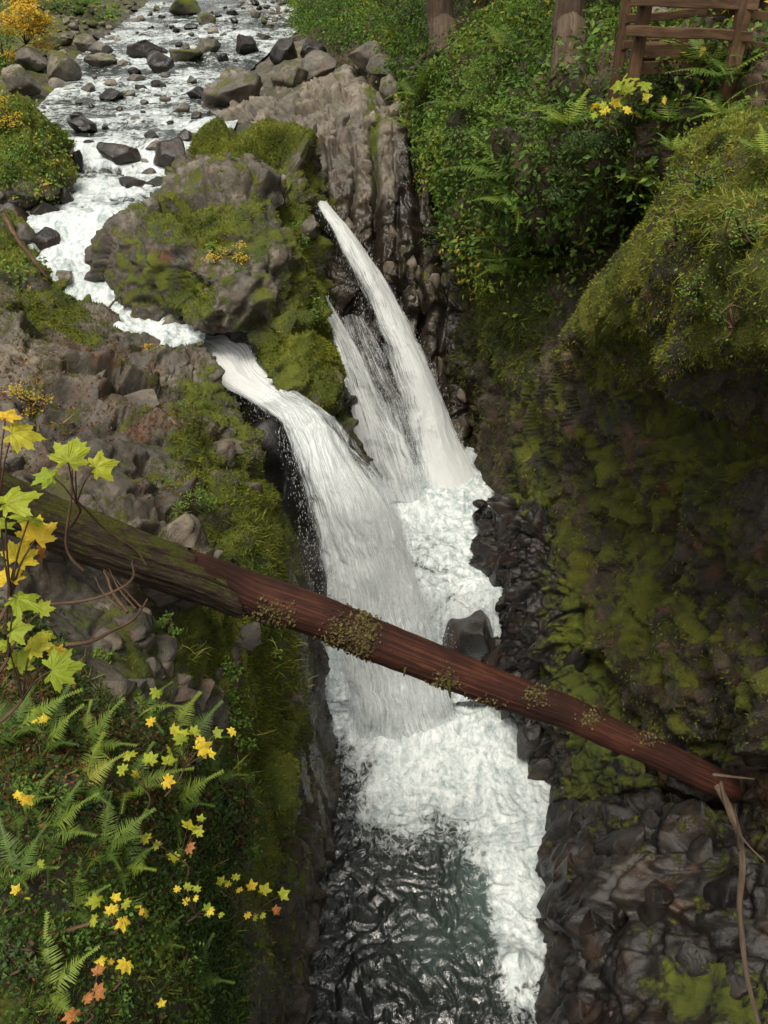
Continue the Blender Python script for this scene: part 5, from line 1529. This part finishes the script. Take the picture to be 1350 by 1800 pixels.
# ------------------------------------------------------------------ shrubs
LEAF = (np.array([(0, 0, 0), (.45, .26, .05), (1, 0, -.08), (.45, -.26, .05)]), np.array([(0, 2, 1), (0, 3, 2)]))
def shrub(u, v, wpx, hpx, n, mat, label, d=None, leaf=.05, clumps=14, group='shrubs on the right bank', off=.3, cat='shrub', seed=0, flat=.5):
    p, nn = hit(u, v) if d is None else (P3(u, v, d), np.array([0, 0, 1.0]))
    dd = pix(p)[2]
    rx, rz = wpx / 2 / FPX * dd, hpx / 2 / FPX * dd
    rg = np.random.default_rng(int(u * 3 + v * 11) + seed)
    root = thing('shrub', label, cat, Vector(p), group=group)
    c = rg.normal(0, .5, (clumps, 3)) * np.array([rx, rx * .8, rz]) + np.array([0, -off * rx * .4, rz * .5])
    parts = []
    for k in range(clumps):
        m = c[k] * .5 + rg.normal(0, .05, 3)
        parts.append(tube([np.zeros(3), m, c[k]], [.02, .012, .005], 5, 4))
    ci = rg.integers(0, clumps, n)
    # layered sprays: leaves lie in flattish pads around each clump centre
    q = c[ci] + rg.normal(0, .33, (n, 3)) * np.array([rx, rx, rz * flat]) * .55
    q[:, 2] -= .25 * ((q[:, :2] - c[ci][:, :2]) ** 2).sum(1) / max(rx, .1)
    fr = frames(np.tile([0.0, -.25, 1.0], (n, 1)), rg, .38)
    me = instances_mesh('foliage', *LEAF, q, fr, leaf * rg.uniform(.6, 1.3, n), M[mat], np.clip(rg.random(n) * .75 + rg.random(clumps)[ci] * .25, 0, 1))
    link('foliage', me, root)
    V, F, U = join(parts)
    tube_obj('stem', parts, M['twig'], root)
    return root
SH = [
 (830,250,170,120,3000,'green','spreading green bush on the brow above the falls'), (900,220,160,110,2600,'green','light green bush left of the grey trunk foot'), (760,170,110,110,1700,'dkgreen','dark bush at the top of the cliff'),
 (960,290,150,90,2200,'green','fine leaved bush over the dark recess'), (1040,300,160,100,2200,'dkgreen','dark huckleberry bush on the brow of the recess'), (900,60,130,110,2000,'green','bush behind the pair of trunks'),
 (940,20,120,90,1500,'green','pale bush at the top edge left of the grey trunk'), (720,60,110,110,1700,'dkgreen','bush left of the mossy trunk'), (600,20,150,90,1800,'dkgreen','fir boughs hanging over the stream bank'),
 (680,20,120,100,1600,'dkgreen','shaded bush above the dark rocks'), (1060,90,110,80,1300,'green','bush between the grey trunk and the fence'), (1180,160,140,70,1300,'dkgreen','low bush under the fence rails'),
 (1100,220,150,80,1600,'dkgreen','dark bush below the yellow seedling'), (1300,120,120,80,1300,'dkgreen','bush behind the right fence post'), (1320,20,110,60,900,'green','bright bush behind the fence at the corner'),
 (870,170,130,90,1800,'green','bush in the middle of the slope'), (800,400,70,80,900,'green','small bush clinging to the cliff edge'), (960,540,90,50,900,'green','leafy tuft at the foot of the recess'),
 (1010,120,80,60,700,'green','twiggy yellowish bush round the foot of the grey trunk'), (870,330,90,80,1100,'green','bush at the left lip of the recess'), (740,110,80,70,900,'green','bright small bush above the cliff top'),
 (1040,430,90,60,700,'dkgreen','shaded leafy plant in the recess'), (780,430,60,40,500,'green','tiny bush on the wet cliff'), (1000,220,120,70,1500,'green','bush in front of the grey trunk'),(1150,50,90,60,700,'green','bush glimpsed through the fence')]
for (u, v, w, h, n, m, lab) in SH:
    shrub(u, v, w, h, n, m, lab, leaf=.085 if v < 130 and u < 900 else .06)
shrub(45, 78, 120, 110, 2600, 'autumn', 'golden autumn bush at the top left corner', d=33, leaf=.16, group='bushes on the left bank')
shrub(10, 120, 60, 120, 900, 'green', 'green bush under the golden one at the left edge', d=31, leaf=.13, group='bushes on the left bank')
shrub(150, 12, 120, 50, 1500, 'green', 'green bush beside the golden bush at the top', d=44, leaf=.16, group='bushes on the left bank')
for (u, v, w, h, n, m, lab, lf) in [
  (25,300,90,70,700,'green','leafy plant on the big moss mound at the left',.07), (20,215,60,40,400,'autumn','yellow leaved twig above the moss mound',.08), (75,268,40,30,250,'green','small green plant on the face of the moss mound',.06),
  (395,440,70,36,420,'autumn','yellow plant growing on the central rock',.055), (375,425,40,26,250,'green','green tuft left of the yellow plant on the central rock',.05), (490,360,30,40,220,'autumn','yellowish plant on the right shoulder of the central rock',.06),
  (535,415,60,50,420,'green','leafy plant on the right face of the central rock',.06), (515,325,30,50,260,'green','bright plant near the top of the tall fall',.06), (395,290,40,30,240,'autumn','small yellow plant on top of the central rock',.05),
  (410,315,20,20,120,'green','tiny green plant below the yellow one on the central rock',.05), (550,580,30,60,260,'green','plant hanging beside the middle fall',.06), (265,580,46,24,320,'autumn','pale yellow plant at the lip of the chute',.05),
  (70,680,80,50,500,'autumn','straggly yellow plant on the ledge',.04), (45,710,60,40,350,'green','grassy green plant left on the ledge',.04), (325,880,90,50,800,'green','leafy green plant near the trunk on the ledge',.035), (245,820,40,30,260,'green','small plant among the blocks of the ledge',.035),
  (360,700,50,30,260,'green','green plant near the ledge edge by the chute',.04),(420,480,24,16,120,'green','tiny plant under the yellow one on the central rock',.05), (10,490,40,40,260,'green','plant on the hump at the left edge',.05)]:
    shrub(u, v, w, h, n, m, lab, leaf=lf, clumps=8, group='small plants on the rocks', cat='plant', flat=.9)

# ------------------------------------------------------------------ ground cover (nobody could count it)
BLADE = (np.array([(0, -.035, 0), (0, .035, 0), (.12, .028, .5), (.12, -.028, .5), (.45, 0, .9)]), np.array([(0, 1, 2), (0, 2, 3), (3, 2, 4)]))
MOSSB = (np.array([(-.11, 0, 0), (.11, 0, 0), (.12, .16, .9)]), np.array([(0, 1, 2)]))
ROUND = (np.array([(0, 0, 0), (.5, -.45, .06), (1, -.28, 0), (1.08, .1, -.03), (.8, .45, .02), (.3, .4, .06)]), np.array([(0, 1, 2), (0, 2, 3), (0, 3, 4), (0, 4, 5)]))
def cover(name, label, names, n, mask, tpl, size, mat, seed, tilt=.4, nz=-1, vis=.6, lift=0.0, hang=None, rndf=None, persp=True):
    p, nn, u, v, d = scatter(names, n, mask, nz, seed, vis)
    rg = np.random.default_rng(seed + 99)
    k = len(p)
    h = None
    base = nn.astype(float)
    if hang is not None:
        base = nn * (1 - abs(hang)) + np.array([0, 0, 1.0]) * hang
    fr = frames(base, rg, tilt, h)
    s = rg.uniform(size[0], size[1], k)
    if persp: s = s * np.clip(d / 8.0, .6, 1.6)
    rn = rg.random(k) if rndf is None else np.clip(rndf(p, u, v, rg), 0, 1)
    me = instances_mesh(name, *tpl, p + nn * lift * rg.random((k, 1)), fr, s, M[mat], rn)
    return tag(link(name, me), label, kind='stuff')
cl = lambda p, u, v, rg: .5 + .55 * fbm(p * 1.5, 3) + rg.normal(0, .18, len(p))
def m_slope(u, v):
    edge = np.interp(v, [1050, 1200, 1300, 1400, 1600, 1800], [60, 150, 330, 400, 400, 420])
    return ((v > 1050) & (u > -120)) * sstep(edge + 25, edge - 25, u)
cover('clover', 'round leaved green ground cover on the near slope', ['riverbank'], 26000, lambda u, v: m_slope(u, v) * (.15 + sstep(1500, 1650, v)) * (.25 + (fbm(np.stack([u * .012, v * .012, u * 0 + 4], 1), 3) > -.05)), ROUND, (.022, .046), 'green', 1, tilt=.45, lift=.10, rndf=lambda p, u, v, rg: .35 + .5 * fbm(p * 1.5, 3) + rg.normal(0, .15, len(p)))
cover('undergrowth', 'low tangled leafy undergrowth on the near slope', ['riverbank'], 24000, lambda u, v: m_slope(u, v), LEAF, (.03, .085), 'dkgreen', 2, tilt=.8, lift=.16, rndf=lambda p, u, v, rg: .5 + .5 * fbm(p * 1.5, 3) + rg.normal(0, .2, len(p)))
cover('grass', 'long arching grass on the near slope', ['riverbank'], 4500, lambda u, v: m_slope(u, v) * (.06 + 1.5 * (fbm(np.stack([u * .02, v * .02, u * 0], 1), 2) > .22)), BLADE, (.10, .24), 'grass', 3, tilt=.6, hang=.4)
cover('leaf_litter', 'brown dead leaves and needles on the near slope', ['riverbank'], 16000, lambda u, v: m_slope(u, v - 40) * sstep(1600, 1300, v) + .15 * m_slope(u, v), LEAF, (.03, .06), 'litter', 4, tilt=.6, lift=.08)
cover('needle_litter', 'rust red fallen needles in the hollows of the ledge', ['riverbank'], 3500, lambda u, v: ((v > 560) & (v < 960) & (u < 430) & (u > -50)) * blobs(u, v, [(0,650,40,30,1),(120,730,70,20,1),(240,690,40,25,1),(270,750,60,12,1),(20,800,60,30,1),(100,660,60,30,.7),(280,680,20,40,.8),(200,610,60,20,.4),(280,860,40,14,.8),(100,610,60,14,.6)]), LEAF, (.02, .045), 'litter', 5, tilt=.2, nz=.3, lift=.01)
mossm = lambda nme: None
def moss_mask(names):
    pass
cover('moss', 'soft yellow green moss on the sunlit hump of the right wall', ['canyon_wall'], 170000, lambda u, v: sstep(690, 600, v) * (1 - .75 * sstep(1170, 1060, u)) + .06 * (v < 1300) * (u < 1500), MOSSB, (.022, .055), 'mossblade', 6, tilt=.5, hang=-.35, rndf=cl, vis=2.5)
cover('hanging_grass', 'fine pale grass hanging over the hump of the right wall', ['canyon_wall'], 12000, lambda u, v: sstep(560, 400, v) * sstep(1130, 1230, u) * (fbm(np.stack([u * .02, v * .02, u * 0], 1), 2) > -.05), BLADE, (.07, .17), 'grass', 7, tilt=.5, hang=-.2, rndf=lambda p, u, v, rg: .55 + .5 * fbm(p * 1.5, 3) + rg.normal(0, .2, len(p)))
cover('clover', 'small round leaves dotted over the hump of the right wall', ['canyon_wall'], 7000, lambda u, v: sstep(640, 420, v) * sstep(1080, 1220, u), ROUND, (.018, .034), 'green', 8, tilt=.5, lift=.12, rndf=lambda p, u, v, rg: .75 + rg.normal(0, .15, len(p)))
cover('moss', 'short moss pads on the gorge wall below the planted slope', ['riverbank'], 40000, lambda u, v: blobs(u, v, [(430,900,50,120,1),(460,1250,50,250,1.2),(390,1120,60,80,.8),(340,780,40,80,.7),(300,1130,90,60,.6),(20,1720,40,60,2),(470,1600,40,150,.3),(110,570,80,25,.6),(60,540,60,30,.8)]), MOSSB, (.03, .07), 'mossblade', 9, tilt=.5, rndf=lambda p, u, v, rg: .3 + .5 * fbm(p * 1.5, 3) + rg.normal(0, .15, len(p)))
cover('moss', 'moss cushions on the central rock', ['central_rock'], 26000, lambda u, v: blobs(u, v, [(430,252,100,18,1.4),(530,400,28,80,.8),(565,620,32,110,1.2),(350,380,80,25,.9),(330,520,45,22,.9),(480,610,30,40,.9)]), MOSSB, (.03, .07), 'mossblade', 10, tilt=.5, rndf=lambda p, u, v, rg: .4 + .5 * fbm(p * 1.5, 3) + rg.normal(0, .15, len(p)))
cover('moss', 'dark moss and liverwort over the hillside and its recess', ['hillside'], 40000, lambda u, v: (v > 60) * (.2 + blobs(u, v, [(900,560,60,90,1),(860,450,30,90,.7),(1050,300,100,60,1)])), MOSSB, (.05, .11), 'mossblade', 11, tilt=.6, hang=-.2, rndf=lambda p, u, v, rg: .2 + .5 * fbm(p * 1.5, 3) + rg.normal(0, .15, len(p)))
cover('undergrowth', 'dense small leaves covering the wooded hillside', ['hillside'], 60000, lambda u, v: sstep(560, 440, v) * (v > -60) * sstep(-30, 20, u - np.interp(v, [60, 100, 250, 400, 500], [500, 690, 765, 815, 860])) * (1 - blobs(u, v, [(1060,430,130,60,.95),(815,30,30,60,.95)])) * (u < 1360), LEAF, (.05, .11), 'green', 12, tilt=.6, hang=.4, lift=.6, vis=1.2, rndf=lambda p, u, v, rg: .47 + .75 * fbm(p * .9, 3) + rg.normal(0, .18, len(p)))
cover('undergrowth', 'low leafy cover on the left bank upstream', ['streambed'], 14000, lambda u, v: ((u < np.interp(v, [0, 100, 200, 330], [150, 60, 60, 40]))) * 1.0, LEAF, (.07, .15), 'green', 13, tilt=.6, hang=.5, lift=.3, vis=2, rndf=lambda p, u, v, rg: .6 + .5 * fbm(p * .9, 3) + rg.normal(0, .2, len(p)))

for (u, v, w, h, n, m, lab, lf) in [
  (402,1185,44,50,200,'green','round leaved trailing plant high on the gorge wall under the trunk',.055),(415,1250,50,70,240,'green','round leaved trailing plant in the middle of the gorge wall',.055),(425,1320,50,80,260,'green','long trailing plant on the gorge wall beside the lime leaves',.055),
  (495,1160,34,50,160,'green','leafy sprig on the gorge wall right under the trunk',.06),(300,1110,40,50,200,'green','round leaved plant between the stones under the trunk',.045),(190,1145,30,40,150,'green','small clover like plant beside the dark stick',.04),
  (385,1440,70,110,500,'dkgreen','dark leafy plant hanging at the edge of the near slope',.06),(420,1500,50,60,260,'green','leafy tuft on the gorge wall below the seedlings',.055)]:
    shrub(u, v, w, h, n, m, lab, leaf=lf, clumps=9, group='plants on the gorge wall', cat='plant', flat=1.0)
cover('moss', 'thick moss on the mound and hump beside the cascades', ['streambank', 'streambank.001'], 26000, lambda u, v: sstep(350, 300, v) + blobs(u, v, [(40,430,60,40,1),(115,530,40,40,1)]), MOSSB, (.03, .08), 'mossblade', 20, tilt=.5, vis=2, rndf=lambda p, u, v, rg: .35 + .5 * fbm(p * 1.5, 3) + rg.normal(0, .15, len(p)))
cover('undergrowth', 'small leaves over the mossy mound on the left bank', ['streambank', 'streambank.001'], 3500, lambda u, v: blobs(u, v, [(30,270,80,40,1),(60,330,50,20,.5),(20,480,60,30,.5),(0,200,40,20,1)]), LEAF, (.04, .08), 'green', 21, tilt=.6, hang=.4, lift=.2, vis=2, rndf=lambda p, u, v, rg: .6 + .5 * fbm(p * .9, 3) + rg.normal(0, .2, len(p)))
cover('grass', 'tufts of grass hanging from the gorge wall and the ledge', ['riverbank'], 420, lambda u, v: blobs(u, v, [(330,1145,30,20,3),(440,940,30,50,1),(495,1180,25,60,1),(60,690,40,40,1),(345,890,40,20,1),(440,1370,30,80,.5)]), BLADE, (.10, .2), 'grass', 22, tilt=.6, hang=.2)

for (u, v, w, h, n, m, lab, lf) in [
  (60,1400,110,70,420,'green','bushy green plant over the litter at the left of the slope',.035),(180,1450,90,60,360,'dkgreen','dark leafed plant near the middle of the slope',.04),(285,1530,90,60,380,'green','leafy plant under the single lime leaves',.035),
  (100,1640,120,60,480,'green','clump of clover like leaves at the left of the lower slope',.032),(300,1690,110,70,480,'green','leafy clump low on the slope near the rock edge',.032),(360,1760,80,70,380,'dkgreen','dark plant at the bottom right of the slope',.04),
  (200,1770,90,50,360,'green','bright clump at the bottom of the slope beside brown leaves',.03),(30,1690,80,60,300,'dkgreen','dark plant above the mossy lump in the corner',.035),(360,1560,80,60,380,'dkgreen','mixed leafy plant on the shoulder of the slope',.035),
  (110,1225,80,50,300,'green','small leaved plant under the lowest maple spray',.03)]:
    shrub(u, v, w, h, n, m, lab, leaf=lf, clumps=12, group='plants on the near slope', cat='plant', flat=.8)

# flying drops and streaks of spray round the falls and over the foam
m, n, l, b = nmat('white_spray')
b.inputs['Base Color'].default_value = (.88, .9, .9, 1); b.inputs['Roughness'].default_value = .4
M['spray'] = m
rg = np.random.default_rng(77)
pp, ss = [], []
for (A, sd_) in FALLS:
    nr, nc = A.shape[:2]
    area = np.linalg.norm(A[-1, nc // 2] - A[0, nc // 2]) * np.linalg.norm(A[nr // 2, 0] - A[nr // 2, -1])
    k = int(area * 260)
    t = rg.random(k) ** .7
    e = rg.random(k)
    e = np.where(rg.random(k) < .5, np.abs(rg.normal(0, .12, k)) * np.sign(rg.random(k) - .5) % 1.0, e)
    i = (t * (nr - 1)).astype(int); j = (e * (nc - 1)).astype(int)
    q = A[i, j] + rg.normal(0, .06, (k, 3)) * (.4 + 1.5 * t[:, None]) + np.array([0, -.12, 0])
    pp.append(q); ss.append((.012 + .07 * rg.random(k) ** 3))
for (u0, v0, ru, rv, z, k) in [(700,1250,110,50,.5,2600),(800,840,60,40,3.4,1400),(700,880,50,30,3.5,900),(860,1420,70,120,.25,1200),(900,1700,30,40,.3,300),(150,500,50,50,9.0,700),(760,1060,60,40,2.6,700)]:
    us, vs = rg.normal(u0, ru * .6, k), rg.normal(v0, rv * .6, k)
    q = np.array([Pz(a, c, z) for a, c in zip(us, vs)]) + np.abs(rg.normal(0, .16, (k, 1))) * np.array([0, 0, 1.0]) + rg.normal(0, .04, (k, 3))
    pp.append(q); ss.append(.005 + .016 * rg.random(k) ** 2)
q = np.concatenate(pp); sz = np.concatenate(ss)
fr = np.tile(np.array([[0, .25, -.97], [1, 0, 0], [0, -.97, -.25]], float), (len(q), 1, 1)) + rg.normal(0, .07, (len(q), 3, 3))
me = instances_mesh('spray', np.array([(0, -.09, 0), (.5, -.06, .03), (1, 0, 0), (.5, .06, -.03), (0, .09, 0)]), np.array([(0, 1, 4), (1, 3, 4), (1, 2, 3)]), q, fr, sz, M['spray'], rg.random(len(q)))
tag(link('spray', me), 'white drops and streaks of spray flying round the falls', kind='stuff')

for (u, v, w, h, n, m, lab, lf) in [
  (1250,330,90,60,420,'green','leafy patch on the sunny hump of the right wall',.035),(1320,430,80,60,420,'green','leafy patch lower on the hump near the right edge',.035),(1190,420,60,50,260,'green','small plant where the hump meets the bare slab',.035),
  (1290,250,90,40,360,'green','low plant on the crest of the hump',.035),(1240,520,60,60,260,'green','plant dangling from the tongue of the hump',.03),(1330,560,60,70,260,'dkgreen','dark plant under the edge of the hump',.035)]:
    shrub(u, v, w, h, n, m, lab, leaf=lf, clumps=12, group='plants on the right hump', cat='plant', flat=.9)
for (u, v, px, n, lab) in [(1265,255,50,7,'small fern on the crest of the hump'),(1190,300,40,6,'small fern at the top of the bare slab'),(1330,300,50,7,'fern at the right edge on the hump')]:
    fern(u, v, px, lab, n, group='ferns on the right bank')
